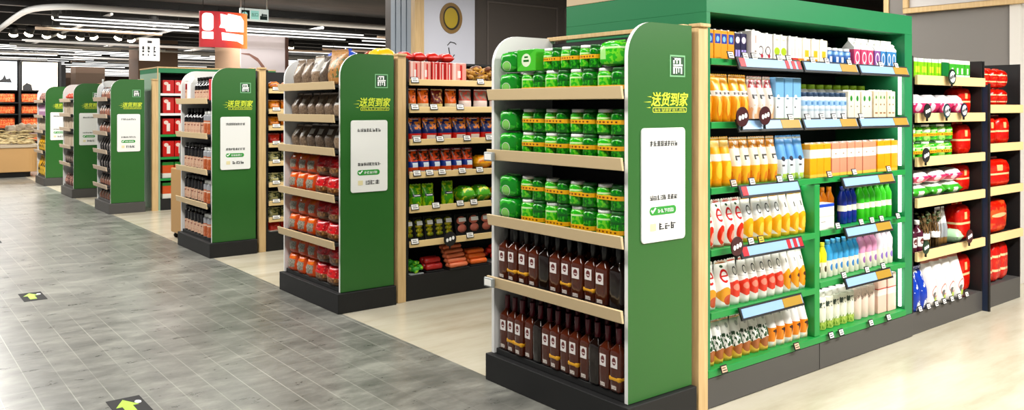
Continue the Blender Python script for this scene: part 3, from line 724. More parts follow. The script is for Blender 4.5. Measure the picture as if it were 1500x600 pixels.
GBX = pk('green_box_print', '#44b030', [('diag', .1, .9, '#5cc441'), ('ell', .5, .5, .25, .3, '#e6f2d6'), ('rect', .35, .65, .42, .52, '#1d6a20'), ('rect', .4, .6, .6, .68, '#1d6a20')], .25)
for si, (z, sh) in enumerate(((1.632, 'top shelf'), (1.297, 'second shelf'), (.932, 'third shelf'))):
    hh = .125 if si else .118
    for tier, tn in ((0, 'lower'), (1, 'upper')):
        zz = z - .007 + tier * (hh + .002)
        run(F1, zz, 3.70, 3.54, 1, ('bag', hh, .12, GB), f'{tn} green refill bag', sh, 'bag', t=.085, rj=1)
        if si == 0 and tier == 1:
            run(F1, zz, 3.53, 3.36, 1, ('box', hh, .1, GBX), 'bright green box with white crest', sh, 'box', t=.08, rj=1)
            run(F1, zz, 3.35, 2.92, 3, ('jars', hh, JG, JG2, cap_w, TAPE, .40), f'{tn} green jar pair taped yellow', sh, 'jar pack', t=.08, rj=2)
            run(F1, zz, 2.90, 2.74, 1, ('bag', hh + .012, .12, JG), 'upper bulging light green refill bag', sh, 'bag', t=.085, rj=1)
        else:
            run(F1, zz, 3.525, 2.74, 4, ('jars', hh, JG, JG2, cap_w, TAPE, .10 if tier == 0 and si != 1 else .40), f'{tn} green jar pair taped yellow', sh, 'jar pack', t=.08, rj=2)
M_AMB = mat('brown_amber_glass', '#4c1c0b', .12, coat=.5); M_AMBD = mat('near_black_glass', '#170a06', .12, coat=.5)
LBW = pk('white_square_label', '#efe9e6', [('ell', .5, .55, .3, .32, '#6a3434'), ('rect', .3, .7, .4, .5, '#efe0dc')], .4)
LBG = pk('lower_label', '#dcd8d2', [('blob', 0, 1, '#8a6a5a', 6, .55)], .4)
TY = mat('yellow_band', '#d79a1c', .4)
for (z, n, sh, cp_, h) in ((.587, 11, 'fourth shelf', cap_b, .285), (.19, 13, 'bottom shelf', cap_r, .30)):
    st = (3.70 - 2.745) / n; tot = {0: 0, 1: 0, 2: 0}; seq = [[0, 1, 1, 0, 2, 0, 1, 0, 1, 0, 2, 0, 1][k % 13] for k in range(n)]
    for k in range(n):
        v = seq[k]; a = 3.70 - st * (k + .5)
        key = ('sb', v, n)
        o = proto(key, lambda: P_bottle(min(.080, st * .97), h, M_AMBD if v == 2 else M_AMB, cp_, LBW if v != 2 else None, 'sauce', (.38, .57) if v else (.36, .55), (TY, .16) if v == 1 else None, True))
        o.name = 'sauce_bottle'; o.location = (2.853 + random.uniform(-.006, .006), a, z + .0005); o.rotation_euler = (0, 0, RD(-90 + random.uniform(-3.5, 3.5)))
        tag(o, f'brown sauce bottle, {ORD[k]} from left in front row, {sh}, nearest end display', 'bottle', f'sauce bottles in the front row of the {sh}')
        key = ('sb2', n)
        if k < n - 1:
            o = proto(key, lambda: P_bottle(min(.072, st * .93), h, M_AMB, cp_, None, 'sauce', (.34, .52), None, True))
            o.name = 'sauce_bottle'; o.location = (2.955, a - st / 2, z + .0005); o.rotation_euler = (0, 0, RD(-90))
            tag(o, f'brown sauce bottle, {ORD[k]} from left in second row, {sh}, nearest end display', 'bottle', f'sauce bottles in the second row of the {sh}')
# clips on the lips
for z, nm in ((1.30, 'second'), (.60, 'fourth')):
    c = empty('price_holder', (2.752, 3.68, z - .05)); tag(c, f'small grey price holder at left end of {nm} shelf edge, nearest display', 'price holder')
    B(-.02, 0, -.04, .04, 0, .05).build('card', M_CLIP, c, .004); B(-.022, -.02, -.03, .03, .008, .042).build('price_slip', M_TAG, c)

# ---------------- second end display
NUT = pk('brown_nut_print', '#7a6450', [('nuts', 0, 1, '#75604c', '#a8947c', 11), ('rect', .3, .7, .55, .8, '#b9aa96')], .35)
NUTW = pk('white_nut_bag_print', '#d8d4cc', [('nuts', 0, .5, '#8c745c', '#b8a48c', 9), ('ell', .5, .7, .25, .12, '#4a4038')], .3)
NUTD = pk('dark_nut_print', '#4f4238', [('nuts', .05, .6, '#5a4a3c', '#8a765f', 12), ('rect', .25, .75, .62, .85, '#cfc9c0')], .3)
NUTM = pk('mixed_nut_print', '#8a6a45', [('nuts', 0, 1, '#b07a3c', '#c9b288', 9), ('blob', .2, .9, '#5f6f4a', 6, .6)], .35)
ORG = pk('orange_snack_print', '#e2641a', [('ell', .55, .4, .5, .34, '#4a3a2c'), ('nuts', .12, .68, '#8c8474', '#e8e0d0', 9), ('diag', .12, .1, '#d85814'), ('band', .66, 1, '#e8701c'), ('blob', .55, 1, '#f08a2c', 3, .56), ('rect', 0, .14, 0, 1, '#e2641a'), ('rect', .84, 1, 0, 1, '#dc5c18')], .28)
REDS = pk('red_snack_print', '#d8202a', [('blob', .2, 1, '#ac1420', 4, .54), ('nuts', 0, .42, '#7a4a22', '#d89c50', 7), ('diag', -.2, .45, '#3c2414'), ('nuts', 0, .14, '#5a3c22', '#c8b088', 9), ('blob', .35, .8, '#f4b4a4', 9, .64)], .28)
run(F2, 1.726, 6.62, 6.28, 2, ('pouch', .22, .13, NUT), 'brown mesh nut bag', 'top shelf', 'nut bag', t=.12, rj=5)
run(F2, 1.726, 6.28, 6.12, 1, ('pouch', .24, .13, NUTW), 'white bag of nuts', 'top shelf', 'nut bag', t=.12, rj=6)
run(F2, 1.726, 6.12, 5.96, 1, ('pouch', .23, .13, NUTD), 'dark bag of nuts', 'top shelf', 'nut bag', t=.12, rj=6)
run(F2, 1.726, 5.96, 5.70, 1, ('pouch', .27, .15, NUTM), 'large mottled mixed nut bag', 'top shelf', 'nut bag', t=.12, rj=6)
run(F2, 1.474, 6.66, 5.86, 5, ('pouch', .19, .14, NUT), 'brown nut bag', 'second shelf', 'nut bag', t=.12, rj=5)
run(F2, 1.474, 5.86, 5.70, 1, ('pouch', .2, .14, NUTW), 'white-fronted nut bag', 'second shelf', 'nut bag', t=.12, rj=5)
run(F2, 1.224, 6.66, 6.34, 2, ('pouch', .18, .14, NUT), 'brown nut bag', 'third shelf', 'nut bag', t=.12, rj=5)
run(F2, 1.224, 6.34, 5.86, 3, ('pouch', .19, .14, NUTD), 'dark nut bag with pale label', 'third shelf', 'nut bag', t=.12, rj=5)
run(F2, 1.224, 5.86, 5.70, 1, ('pouch', .2, .14, NUTW), 'white-fronted nut bag', 'third shelf', 'nut bag', t=.12, rj=5)
for z, sh, hs in ((.874, 'fourth shelf', .15), (.524, 'fifth shelf', .147), (.188, 'bottom shelf', .147)):
    for tier, tn in ((0, 'lower'), (1, 'upper')):
        run(F2, z + tier * (hs + .001), 6.66, 6.14, 3, ('fpouch', hs, .11, ORG), f'{tn} orange nut snack bag', sh, 'snack bag', t=.085 + tier * .012, rj=2)
        run(F2, z + tier * (hs + .001), 6.14, 5.71, 2, ('fpouch', hs, .12, REDS), f'{tn} red nut snack bag', sh, 'snack bag', t=.085 + tier * .012, rj=2)

# ---------------- third end display
DK = mat('black_glass', '#121012', .15); DKL = pk('cream_label', '#e0c0a8', [('blob', 0, 1, '#c89880', 5, .56), ('rect', .2, .8, .7, .8, '#7a3a30')], .45)
DKC = pk('copper_label', '#b5643c', [('blob', 0, 1, '#d89070', 5, .56), ('band', .8, .9, '#e8cdb8')], .4)
run(F3, 1.622, 9.54, 9.34, 2, ('bottle', .25, pk('red_white_box', '#d8cbc4', [('band', 0, .4, '#e0b8a8'), ('band', .45, .9, '#8a2028')], .4), cap_w, DKL, 'jar', (.1, .5)), 'pale bottle with dark red label', 'top shelf', 'bottle', t=.09)
run(F3, 1.622, 9.33, 9.22, 1, ('gable', .27, .09, M_WHITE, M_WHITE, cap_w), 'tall plain white carton', 'top shelf', 'carton', t=.06)
run(F3, 1.622, 9.21, 8.72, 5, ('bottle', .25, DK, cap_b, DKL, 'sauce', (.05, .45)), 'black bottle with cream label', 'top shelf', 'bottle', t=.09, rj=8)
run(F3, 1.622, 8.71, 8.62, 1, ('box', .22, .09, M_RED), 'red upright box', 'top shelf', 'box', t=.09)
for z, sh, h in ((1.259, 'second shelf', .28), (.889, 'third shelf', .27), (.541, 'fourth shelf', .27), (.188, 'bottom shelf', .27)):
    run(F3, z, 9.54, 8.86, 6, ('bottle', h, DK, cap_b, DKL if sh in ('second shelf',) else DKL, 'jar' if sh != 'second shelf' else 'sauce', (.04, .46)), 'black bottle with cream label', sh, 'bottle', t=.09, rj=6)
    run(F3, z, 8.86, 8.62, 2, ('bottle', h * .9, mat('silver_lid_glass', '#8a8c90', .3), cap_w, DKC, 'jar', (.04, .6)), 'silver jar with copper label', sh, 'jar', t=.08, rj=6)

# ---------------- fourth to sixth end displays
BP = pk('black_pink_print', '#1a1416', [('diag', -.3, 1.1, '#c8907c'), ('ell', .6, .6, .18, .2, '#e8d8cc')], .35)
BP2 = pk('black_white_print', '#151316', [('rect', .3, .5, .05, .95, '#d8d0cc')], .35)
for z, sh, q in ((1.678, 'top shelf', 0), (1.429, 'second shelf', 0), (1.179, 'third shelf', 0), (.909, 'fourth shelf', 1), (.659, 'fifth shelf', 1), (.399, 'sixth shelf', 0), (.188, 'bottom shelf', 0)):
    h = .17 if sh != 'bottom shelf' else .15
    run(F4, z, 13.78 if sh != 'top shelf' else 13.68, 13.02, 5, ('pouch', h + .02 * q, .1, BP if not q else BP2), 'dark pink-patched pouch' if not q else 'black white-striped pouch', sh, 'pouch', t=.09, rj=8)
run(F4, 1.678, 13.79, 13.72, 1, ('bottle', .3, mat('milky_glass', '#d8dadc', .3), cap_w, None, 'sauce'), 'tall white bottle at the left end', 'top shelf', 'bottle', t=.09)
CB = pk('cream_book_print', '#c8b8a4', [('rect', .1, .3, .1, .9, '#a08c78')], .5); CBD = pk('dark_packet_print', '#5a4c46', [('ell', .5, .5, .3, .3, '#8a7a70')], .5)
PKB = pk('pink_packet_print', '#c89a8c', [('blob', 0, 1, '#5a3a34', 4, .5)], .5)
for z, sh, mm, ds in ((1.429, 'second shelf', CB, 'cream upright packet'), (1.179, 'third shelf', CB, 'cream upright packet'), (.879, 'fourth shelf', CB, 'cream upright packet'), (.579, 'fifth shelf', CBD, 'dark round-crested packet'), (.188, 'bottom shelf', PKB, 'mottled pink packet')):
    run(F5, z, 16.52, 15.72, 5, ('pouch' if mm != CB else 'box', .2, .1, mm), ds, sh, 'packet', t=.09, rj=10)
run(F5, 1.678, 16.5, 15.8, 3, ('heap', .15, .2, mat('orange_red_fruit', '#c8452a', .4), 14, .045), 'heap of red wrapped treats', 'top shelf', 'treats', t=.13)
YB = pk('yellow_black_print', '#e0b02c', [('diag', .0, .8, '#1a1612'), ('blob', 0, .5, '#e8c04c', 4, .5)], .35)
run(F6, .679, 19.3, 18.5, 4, ('pouch', .3, .12, YB), 'yellow and black sack', 'fourth shelf', 'sack', t=.09, rj=8)
run(F6, .188, 19.3, 18.5, 4, ('pouch', .38, .14, YB), 'yellow and black sack', 'bottom shelf', 'sack', t=.09, rj=8)
run(F6, 1.379, 19.3, 18.5, 5, ('box', .22, .08, pk('lilac_print', '#b58aa8', [('band', .4, .6, '#e8d8e4')], .5)), 'lilac upright packet', 'second shelf', 'packet', t=.09)
run(F6, 1.079, 19.3, 18.5, 4, ('pouch', .26, .1, CB), 'cream upright packet', 'third shelf', 'packet', t=.09)
run(F6, 1.678, 19.3, 18.5, 4, ('pouch', .16, .1, PKB), 'mottled pink packet', 'top shelf', 'packet', t=.09)

# ---------------- big green cabinet
C = lambda *a, **k: run(FC, *a, **k)
yel = pk('yellow_carton_print', '#f0a416', [('rect', .1, .9, .55, .88, '#1c3f9a'), ('ell', .5, .7, .22, .1, '#8fc4ee')], .35)
pur = pk('purple_carton_print', '#1a1440', [('rect', .12, .45, .1, .4, '#b8a8e8'), ('rect', .55, .9, .1, .4, '#b8a8e8'), ('ell', .5, .75, .35, .12, '#e8dcf4')], .35)
wt = pk('white_carton_print', '#f0e8e4', [('rect', .42, .62, .6, .85, '#d8b8b0'), ('rect', .4, .6, .3, .36, '#8a8078'), ('diag', -.15, .6, '#f0e8e4')], .35)
wp = pk('white_face_carton_print', '#f3ecea', [('ring', .35, .4, .35, .16, '#3a3032', .6), ('ell', .5, .22, .18, .07, '#b8344c')], .35)
wg = pk('white_green_carton_print', '#f3f0e4', [('ell', .5, .42, .42, .14, '#b4cc2c'), ('rect', .3, .7, .8, .86, '#c8c8b8')], .35)
wl = pk('white_plain_carton_print', '#f2eeea', [('rect', .35, .65, .3, .6, '#dcd8d0'), ('band', .88, .9, '#d8d4cc')], .35)
wy = pk('cream_yellow_square_print', '#f4ead8', [('rect', .28, .75, .3, .56, '#ecc23a')], .35)
bl = pk('blue_can_print', '#2c6cae', [('rect', .3, .7, .28, .62, '#f0f2f4'), ('band', .75, .95, '#6aa0d0')], .3)
C(1.80, 3.43, 3.67, 4, ('tbox', .155, .1, yel, cap_w), 'yellow carton with blue label', 'top shelf', 'drink carton', t=.07, rj=1)
C(1.80, 3.675, 3.785, 2, ('tbox', .15, .09, pur, cap_w), 'purple black carton', 'top shelf', 'drink carton', t=.07, rj=1)
C(1.80, 3.79, 3.87, 1, ('tbox', .168, .09, wt, cap_w), 'tall white drink carton after purple cartons', 'top shelf', 'drink carton', t=.05, rj=1)
C(1.80, 3.88, 4.02, 2, ('tbox', .16, .09, wp, cap_w), 'white carton with round face print', 'top shelf', 'drink carton', t=.07, rj=1)
C(1.80, 4.025, 4.16, 2, ('tbox', .158, .09, wg, cap_w), 'white carton with lime patch', 'top shelf', 'drink carton', t=.07, rj=1)
C(1.80, 4.17, 4.31, 2, ('tbox', .155, .09, wl, cap_w), 'plain white carton', 'top shelf', 'drink carton', t=.07, rj=1)
C(1.80, 4.315, 4.59, 3, ('tbox', .152, .09, wy, cap_w), 'cream carton with yellow square', 'top shelf', 'drink carton', t=.07, rj=1)
C(1.80, 4.61, 4.89, 4, ('bottle', .115, bl, cap_w, None, 'jar'), 'blue tub with white print', 'top shelf', 'tub', t=.07, rj=2)
C(1.80, 4.61, 4.89, 3, ('bottle', .16, DK, cap_b, None, 'drink'), 'black bottle behind blue tubs', 'top shelf', 'bottle', t=.19, rj=2)
for nm, cc, a, b, n in (('pink', '#d85a80', 4.90, 5.14, 3), ('mauve', '#8a5a9c', 5.145, 5.225, 1), ('blue', '#4f8fc4', 5.23, 5.43, 3)):
    C(1.80, a, b, n, ('gable', .19, .085, pk(nm + '_milk_print', cc, [('ring', .5, .5, .34, .3, '#f4eef0', .5), ('rect', .2, .8, .08, .2, '#f0e8ea'), ('band', .9, 1, '#f6f6f6')], .3), M_WHITE, cap_w), f'{nm} milk carton with white gable', 'top shelf', 'milk carton', t=.07, rj=1)
yp = pk('yellow_pouch_print', '#f2a818', [('blob', .65, 1, '#f6c648', 3, .5), ('band', .58, .70, '#f4f0e8'), ('rect', .2, .8, .61, .67, '#4a4038'), ('ell', .5, .3, .3, .26, '#e0902a'), ('ell', .42, .34, .15, .2, '#f8c95a')], .28)
wr = pk('white_red_pouch_print', '#f4ebe2', [('blob', .8, 1, '#b8444a', 5, .45), ('rect', .2, .85, .6, .64, '#26282a'), ('ell', .3, .58, .1, .05, '#26282a'), ('blob', .05, .4, '#f0c49c', 3, .5), ('band', 0, .06, '#b0302c')], .3)
lb = pk('light_blue_carton_print', '#dfe8ea', [('band', .55, 1, '#86b9e0'), ('ell', .3, .55, .16, .06, '#eef4f6'), ('rect', .2, .5, .5, .53, '#3a6a8a'), ('rect', .15, .3, .3, .34, '#4a4a4a'), ('band', 0, .07, '#d4e060')], .3)
C(1.47, 3.43, 3.83, 5, ('pouch', .255, .09, yp), 'yellow pouch with white band', 'second shelf', 'pouch', t=.07)
C(1.47, 3.835, 4.055, 3, ('pouch', .25, .09, wr), 'white pouch with red top', 'second shelf', 'pouch', t=.07)
C(1.47, 4.06, 4.32, 3, ('box', .25, .08, lb), 'tall light blue carton', 'second shelf', 'carton', t=.07, rj=1)
ww = pk('white_blue_bottle_print', '#e8edf0', [('band', .62, .85, '#a8cae8'), ('rect', .3, .7, .66, .8, '#5a86b0'), ('band', .4, .5, '#c4d4de')], .3)
gw = pk('white_green_mark_print', '#f0e8d4', [('ell', .5, .75, .2, .1, '#2c8a3c'), ('rect', .35, .6, .45, .5, '#8a8a7a')], .3)
cb = pk('cream_dotted_print', '#f3e3c8', [('ell', .5, .78, .18, .06, '#3a8a3c'), ('rect', .35, .6, .5, .56, '#7a5a3c'), ('rect', .25, .8, .2, .26, '#a07a58')], .3)
C(1.47, 4.34, 4.83, 8, ('bottle', .17, ww, mat('navy_cap', '#1c3a5a', .4), None, 'jar'), 'white and blue bottle', 'second shelf', 'bottle', t=.06, rj=3)
C(1.47, 4.835, 5.13, 4, ('tbox', .18, .08, gw, cap_w), 'cream carton with green mark', 'second shelf', 'drink carton', t=.07, rj=1)
C(1.47, 5.135, 5.43, 5, ('tbox', .185, .08, cb, cap_w), 'cream carton with brown marks', 'second shelf', 'drink carton', t=.07, rj=1)
C(1.47, 4.5, 5.42, 9, ('bottle', .225, mat('white_bottle', '#e8ece4', .3), mat('lime_cap', '#a8d820', .4), None, 'yog'), 'white bottle with lime cap, back row', 'second shelf', 'bottle', t=.25, rj=1)
yb3 = pk('yellow_lemon_print', '#f4b21c', [('band', .55, .7, '#f6f0e0'), ('ell', .5, .35, .32, .18, '#f8cf4c'), ('diag', .12, .1, '#f0a010'), ('band', .85, 1, '#fad27c')], .28)
sn3 = pk('white_yellow_snack_print', '#f6ecd6', [('band', 0, .42, '#f4bc38'), ('blob', 0, .3, '#e49030', 4, .55), ('rect', .25, .8, .62, .66, '#2c2c2a'), ('rect', .25, .4, .55, .64, '#2c2c2a'), ('blob', .82, 1, '#e8a040', 4, .45)], .3)
lb3 = pk('blue_white_snack_print', '#e4ebee', [('band', .5, 1, '#6fa8dc'), ('ell', .35, .52, .15, .06, '#2c2c3a'), ('rect', .2, .4, .34, .38, '#4a4a4a'), ('blob', 0, .16, '#b8d060', 6, .45)], .3)
C(1.13, 3.43, 3.67, 3, ('pouch', .26, .09, yb3), 'lemon yellow pouch', 'third shelf', 'pouch', t=.07)
C(1.13, 3.68, 4.09, 5, ('pouch', .255, .09, sn3), 'white pouch with yellow base', 'third shelf', 'pouch', t=.07)
C(1.13, 4.10, 4.36, 3, ('pouch', .255, .09, lb3), 'blue and white pouch', 'third shelf', 'pouch', t=.07)
oy = pk('yellow_juice_print', '#f4aa14', [('band', .58, .84, '#f8efe0'), ('band', 0, .1, '#f8c860')], .3)
op = pk('peach_juice_print', '#e6a286', [('band', .55, .82, '#f8ece2'), ('rect', .4, .6, .66, .7, '#a08878'), ('band', 0, .1, '#f2c860')], .3)
C(1.13, 4.38, 4.62, 3, ('tbox', .2, .08, oy, cap_w), 'yellow juice carton', 'third shelf left part', 'juice carton', t=.06, rj=1)
C(1.13, 4.625, 5.16, 6, ('tbox', .2, .08, op, cap_w), 'peach juice carton', 'third shelf', 'juice carton', t=.06, rj=1)
C(1.13, 5.165, 5.43, 3, ('tbox', .2, .08, oy, cap_w), 'yellow juice carton', 'third shelf right part', 'juice carton', t=.06, rj=1)
def eprint(nm, c, food):
    return pk(nm, '#f5f1ea', [('ring', .5, .72, .3, .15, c, .42), ('rect', .24, .78, .70, .735, c), ('rect', .62, .85, .62, .70, '#f5f1ea'), ('ell', .45, .93, .12, .03, '#2a4a2a')] + food, .3)
e4 = eprint('shrimp_snack_print', '#c8181c', [('ell', .5, .28, .36, .22, '#dc3c1c'), ('ell', .62, .24, .2, .12, '#f5b0a0'), ('band', 0, .06, '#e89888')])
d4 = pk('potato_snack_print', '#f5f1e8', [('rect', .08, .92, .6, .9, '#e2e2e0'), ('ring', .5, .75, .22, .11, '#2c2e2c', .5), ('ell', .5, .33, .5, .24, '#f2b41c'), ('ell', .55, .3, .3, .14, '#f8ce58'), ('band', 0, .1, '#f4c848')], .3)
d4b = pk('potato_snack_white_print', '#f5f1e8', [('rect', .42, .55, .7, .82, '#5a5a58'), ('ell', .5, .33, .5, .24, '#f2b41c'), ('ell', .55, .3, .3, .14, '#f8ce58'), ('band', 0, .1, '#f4c848')], .3)
e5 = eprint('golden_snack_print', '#c8201c', [('ell', .45, .3, .4, .18, '#e0a030'), ('ell', .6, .18, .3, .12, '#c05a3a')])
d5 = pk('salmon_snack_print', '#f5f1ea', [('ring', .5, .78, .22, .1, '#2c2e2c', .5), ('band', .64, .655, '#b8b8b4'), ('ell', .45, .38, .5, .2, '#e4503a'), ('ell', .4, .42, .25, .08, '#f49a88'), ('diag', -.1, .35, '#f5efe4')], .3)
d5b = pk('orange_snack_bag_print', '#f5f1ea', [('rect', .45, .55, .74, .84, '#4a4a48'), ('ell', .5, .34, .45, .26, '#f0a82c'), ('ell', .6, .4, .25, .05, '#4a1c14'), ('ell', .65, .36, .06, .14, '#4a1c14')], .3)
C(.81, 3.43, 3.775, 4, ('pouch', .248, .1, e4), 'white shrimp snack bag', 'fourth shelf', 'snack bag', t=.07, rj=2)
C(.81, 3.78, 4.13, 4, ('pouch', .248, .1, d4), 'white potato snack bag', 'fourth shelf', 'snack bag', t=.07, rj=2)
C(.81, 4.135, 4.375, 3, ('pouch', .248, .1, d4b), 'plain-topped white yellow snack bag', 'fourth shelf', 'snack bag', t=.07, rj=2)
C(.485, 3.43, 3.66, 2, ('pouch', .245, .1, e5), 'white golden nugget snack bag', 'fifth shelf', 'snack bag', t=.07, rj=2)
C(.485, 3.665, 4.14, 6, ('pouch', .245, .1, d5), 'white salmon snack bag', 'fifth shelf', 'snack bag', t=.07, rj=2)
C(.485, 4.145, 4.375, 3, ('pouch', .245, .1, d5b), 'white and orange snack bag', 'fifth shelf', 'snack bag', t=.07, rj=2)
lf = pk('leafy_snack_print', '#f3f3ee', [('ell', .5, .86, .15, .06, '#b0b4b0'), ('blob', .3, .68, '#2c4a30', 6, .5), ('band', .0, .3, '#f0c860'), ('ell', .5, .24, .42, .14, '#a8683a')], .3)
of = pk('orange_fruit_print', '#f2f0ec', [('ell', .5, .86, .13, .06, '#b0b4b0'), ('band', .15, .5, '#f0982c'), ('ell', .55, .42, .25, .04, '#3a1c14'), ('ell', .6, .36, .06, .1, '#3a1c14'), ('diag', -.08, .5, '#f6e0c0')], .3)
C(.2, 3.43, 3.98, 7, ('pouch', .228, .1, lf), 'white leafy snack bag', 'bottom shelf', 'snack bag', t=.06, rj=2)
C(.2, 3.985, 4.375, 5, ('pouch', .235, .1, of), 'white and orange fruit bag', 'bottom shelf', 'snack bag', t=.06, rj=2)
# right lower part
bot = lambda nm, c: pk(nm, c, [('band', .38, .55, '#f2efe0')], .3)
ob_, bb_, gb_ = bot('orange_bottle_print', '#f08c12'), bot('blue_bottle_print', '#12308c'), bot('green_bottle_print', '#44bc28')
C(.815, 4.46, 4.63, 1, ('box', .155, .08, pk('white_blue_top_print', '#f3efe4', [('band', .88, 1, '#1c54c0'), ('band', .5, .54, '#e0d8c4'), ('rect', .1, .4, .3, .33, '#8a8a8a')], .35)), 'white box with blue top', 'fourth shelf right half', 'box', t=.045, rj=1)
C(.815, 4.47, 4.81, 5, ('bottle', .235, ob_, mat('orange_cap', '#f08c12', .4), None, 'drink'), 'orange bottle', 'fourth shelf right half', 'bottle', t=.135, rj=2)
C(.815, 4.82, 5.01, 3, ('bottle', .235, bb_, mat('blue_cap', '#12308c', .4), None, 'drink'), 'navy blue bottle', 'fourth shelf right half', 'bottle', t=.09, rj=2)
C(.815, 5.015, 5.43, 6, ('bottle', .24, gb_, mat('green_cap', '#44bc28', .4), None, 'drink'), 'bright green bottle', 'fourth shelf right half', 'bottle', t=.08, rj=2)
def dp(nm, c, dot): return pk(nm, '#f2ecdc', [('band', .5, 1, c), ('ell', .5, .3, .22, .1, dot)], .3)
C(.51, 4.455, 4.62, 3, ('bottle', .215, dp('yellow_drink_print', '#f2ee3c', '#3a3018'), mat('yellow_cap', '#f2ee3c', .4), None, 'drink'), 'yellow bottle', 'fifth shelf right half', 'bottle', t=.07, rj=2)
C(.51, 4.625, 5.0, 6, ('bottle', .225, dp('sky_blue_drink_print', '#4fb0e4', '#3a8ac8'), mat('sky_cap', '#4fb0e4', .4), None, 'drink'), 'sky blue bottle', 'fifth shelf right half', 'bottle', t=.07, rj=2)
C(.51, 5.005, 5.22, 3, ('bottle', .235, dp('pink_drink_print', '#e8a8cc', '#a06ab0'), mat('pink_cap', '#e8a8cc', .4), None, 'drink'), 'pink bottle', 'fifth shelf right half', 'bottle', t=.07, rj=2)
C(.51, 5.225, 5.43, 3, ('bottle', .24, dp('lilac_drink_print', '#f0e2ec', '#8a6ac0'), cap_w, None, 'drink'), 'pale lilac bottle', 'fifth shelf right half', 'bottle', t=.07, rj=2)
C(.2, 4.455, 4.93, 6, ('bottle', .235, pk('herbal_drink_print', '#eeeede', [('band', .0, .25, '#cfdc78'), ('blob', .02, .3, '#7a9c30', 8, .55), ('blob', .68, .85, '#3c4a40', 6, .5)], .3), cap_w, None, 'jar'), 'white green-flecked jar', 'bottom shelf right half', 'jar', t=.07, rj=2)
C(.2, 4.935, 5.19, 3, ('bottle', .235, pk('blush_drink_print', '#f2ddd0', [('blob', .6, .9, '#a89488', 7, .55)], .3), cap_w, None, 'jar'), 'blush jar', 'bottom shelf right half', 'jar', t=.07, rj=2)
C(.2, 5.2, 5.43, 2, ('box', .25, .08, pk('pink_box_print', '#f0cfc0', [('band', .46, .62, '#f7e8e0'), ('band', .62, .65, '#c04a3a')], .35)), 'pale pink box with red line', 'bottom shelf right half', 'box', t=.07, rj=1)
# price cards and round tags in front of the products
MRB = mat('dark_maroon_disc', '#3c0f14', .35)
def card(x, y, z, label, w=.052, h=.042, m=M_TAG, group=None):
    o = empty('price_card', (x, y, z)); o.rotation_euler = (RD(-18), 0, 0)
    B(-w / 2, w / 2, 0, .004, 0, h).build('holder', M_BLACK, o, .001); B(-w / 2 + .006, w / 2 - .006, -.002, 0, .006, h - .006).build('card', m, o)
    m_ = MB(); m_.box(-w * .3, w * .2, -.003, -.002, h * .6, h * .7).box(-w * .3, w * .3, -.003, -.002, h * .3, h * .42); m_.build('printed_lines', M_INK, o)
    tag(o, label, 'price card', group); return o
def disc_tag(x, y, z, r, label, ring=MRB, centre=None):
    o = empty('round_tag', (x, y, z)); MB().prism(disc(0, 0, r, r, 0, 0), 'y', 0, .006).build('disc', ring, o)
    m_ = MB()
    if centre: m_.prism(disc(0, 0, r * .72, r * .72, 0, 0), 'y', -.001, 0); 
    for k in (-1, 0, 1): m_.prism(disc(k * r * .48, k * r * .12, r * .2, r * .26, 0, 0, 10), 'y', -.002, 0 if not centre else -.001, 1)
    m_.build('printed_marks', [centre or M_PRINTW, M_PRINTW if not centre else M_INK], o); MB().box(-.004, .004, 0, .012, -r - .02, -r + .004).build('stem', M_BLACK, o)
    o.location.y -= .02; tag(o, label, 'round tag'); return o
PC = [(3.555, 1.803), (3.68, 1.803), (3.76, 1.803), (3.99, 1.803), (4.08, 1.803), (4.32, 1.803), (4.47, 1.803), (4.72, 1.803), (5.1, 1.803), (5.3, 1.803)]
for k, (x, z) in enumerate(PC): card(x, 2.655, z - .0, f'white price card, {ORD[k]} from left on top rail, green cabinet', group='price cards on the top rail')
for k, x in enumerate((4.10, 4.27, 4.42, 4.55, 4.66, 4.86)): card(x, 2.655, 1.473, f'white price card, {ORD[k]} from left on second rail, green cabinet', group='price cards on the second rail')
for k, x in enumerate((3.58, 3.74, 3.99, 4.10, 4.5, 4.78, 5.2)): card(x, 2.655, 1.133, f'price card, {ORD[k]} from left on third shelf edge, green cabinet', m=mat('pink_card', '#f0c8b4', .5) if k in (0, 4) else M_TAG, group='price cards on the third edge')
for k, x in enumerate((4.59, 4.86, 4.99, 5.11, 5.32)): card(x, 2.655, .82, f'price card, {ORD[k]} from left on fourth edge, right half, green cabinet', group='price cards on the fourth edge')
for k, x in enumerate((3.73, 3.82, 4.66, 4.93, 5.13)): card(x, 2.655, (.815 if x < 4.4 else .515), f'price card, {ORD[k]} from left of the small lower cards, green cabinet', m=mat('yellow_card', '#e6c030', .5) if k == 1 else M_TAG, group='small lower price cards')
for k, x in enumerate((3.50, 4.16, 4.52, 4.63, 4.98, 5.2)): card(x, 2.655, .175, f'price card, {ORD[k]} from left on the bottom deck, green cabinet', m=mat('peach_card', '#e4b898', .5) if k < 2 else M_TAG, group='price cards on the bottom deck')
disc_tag(3.60, 2.64, 1.50, .052, 'left dark maroon round tag before the yellow pouches, green cabinet'); disc_tag(3.80, 2.64, 1.505, .05, 'right dark maroon round tag before the yellow pouches, green cabinet')
disc_tag(3.555, 2.64, .83, .05, 'dark maroon round tag below the shrimp snack bags, green cabinet')
# low boxes of sweets standing on the rails' edge
for k, (x, nm, cc) in enumerate(((4.19, 'red', '#c03028'), (4.25, 'orange', '#e08a20'), (4.39, 'amber', '#d89a28'))):
    o = B(-.03, .03, -.02, .02, 0, .032).build('sweet_box', pk(nm + '_sweet_print', cc, [('rect', .2, .8, .35, .65, '#f2d060')], .35), None, .003); o.location = (x, 2.722 - .012, 1.8005)
    tag(o, f'low {nm} sweet box before the white cartons, top shelf, green cabinet', 'box')

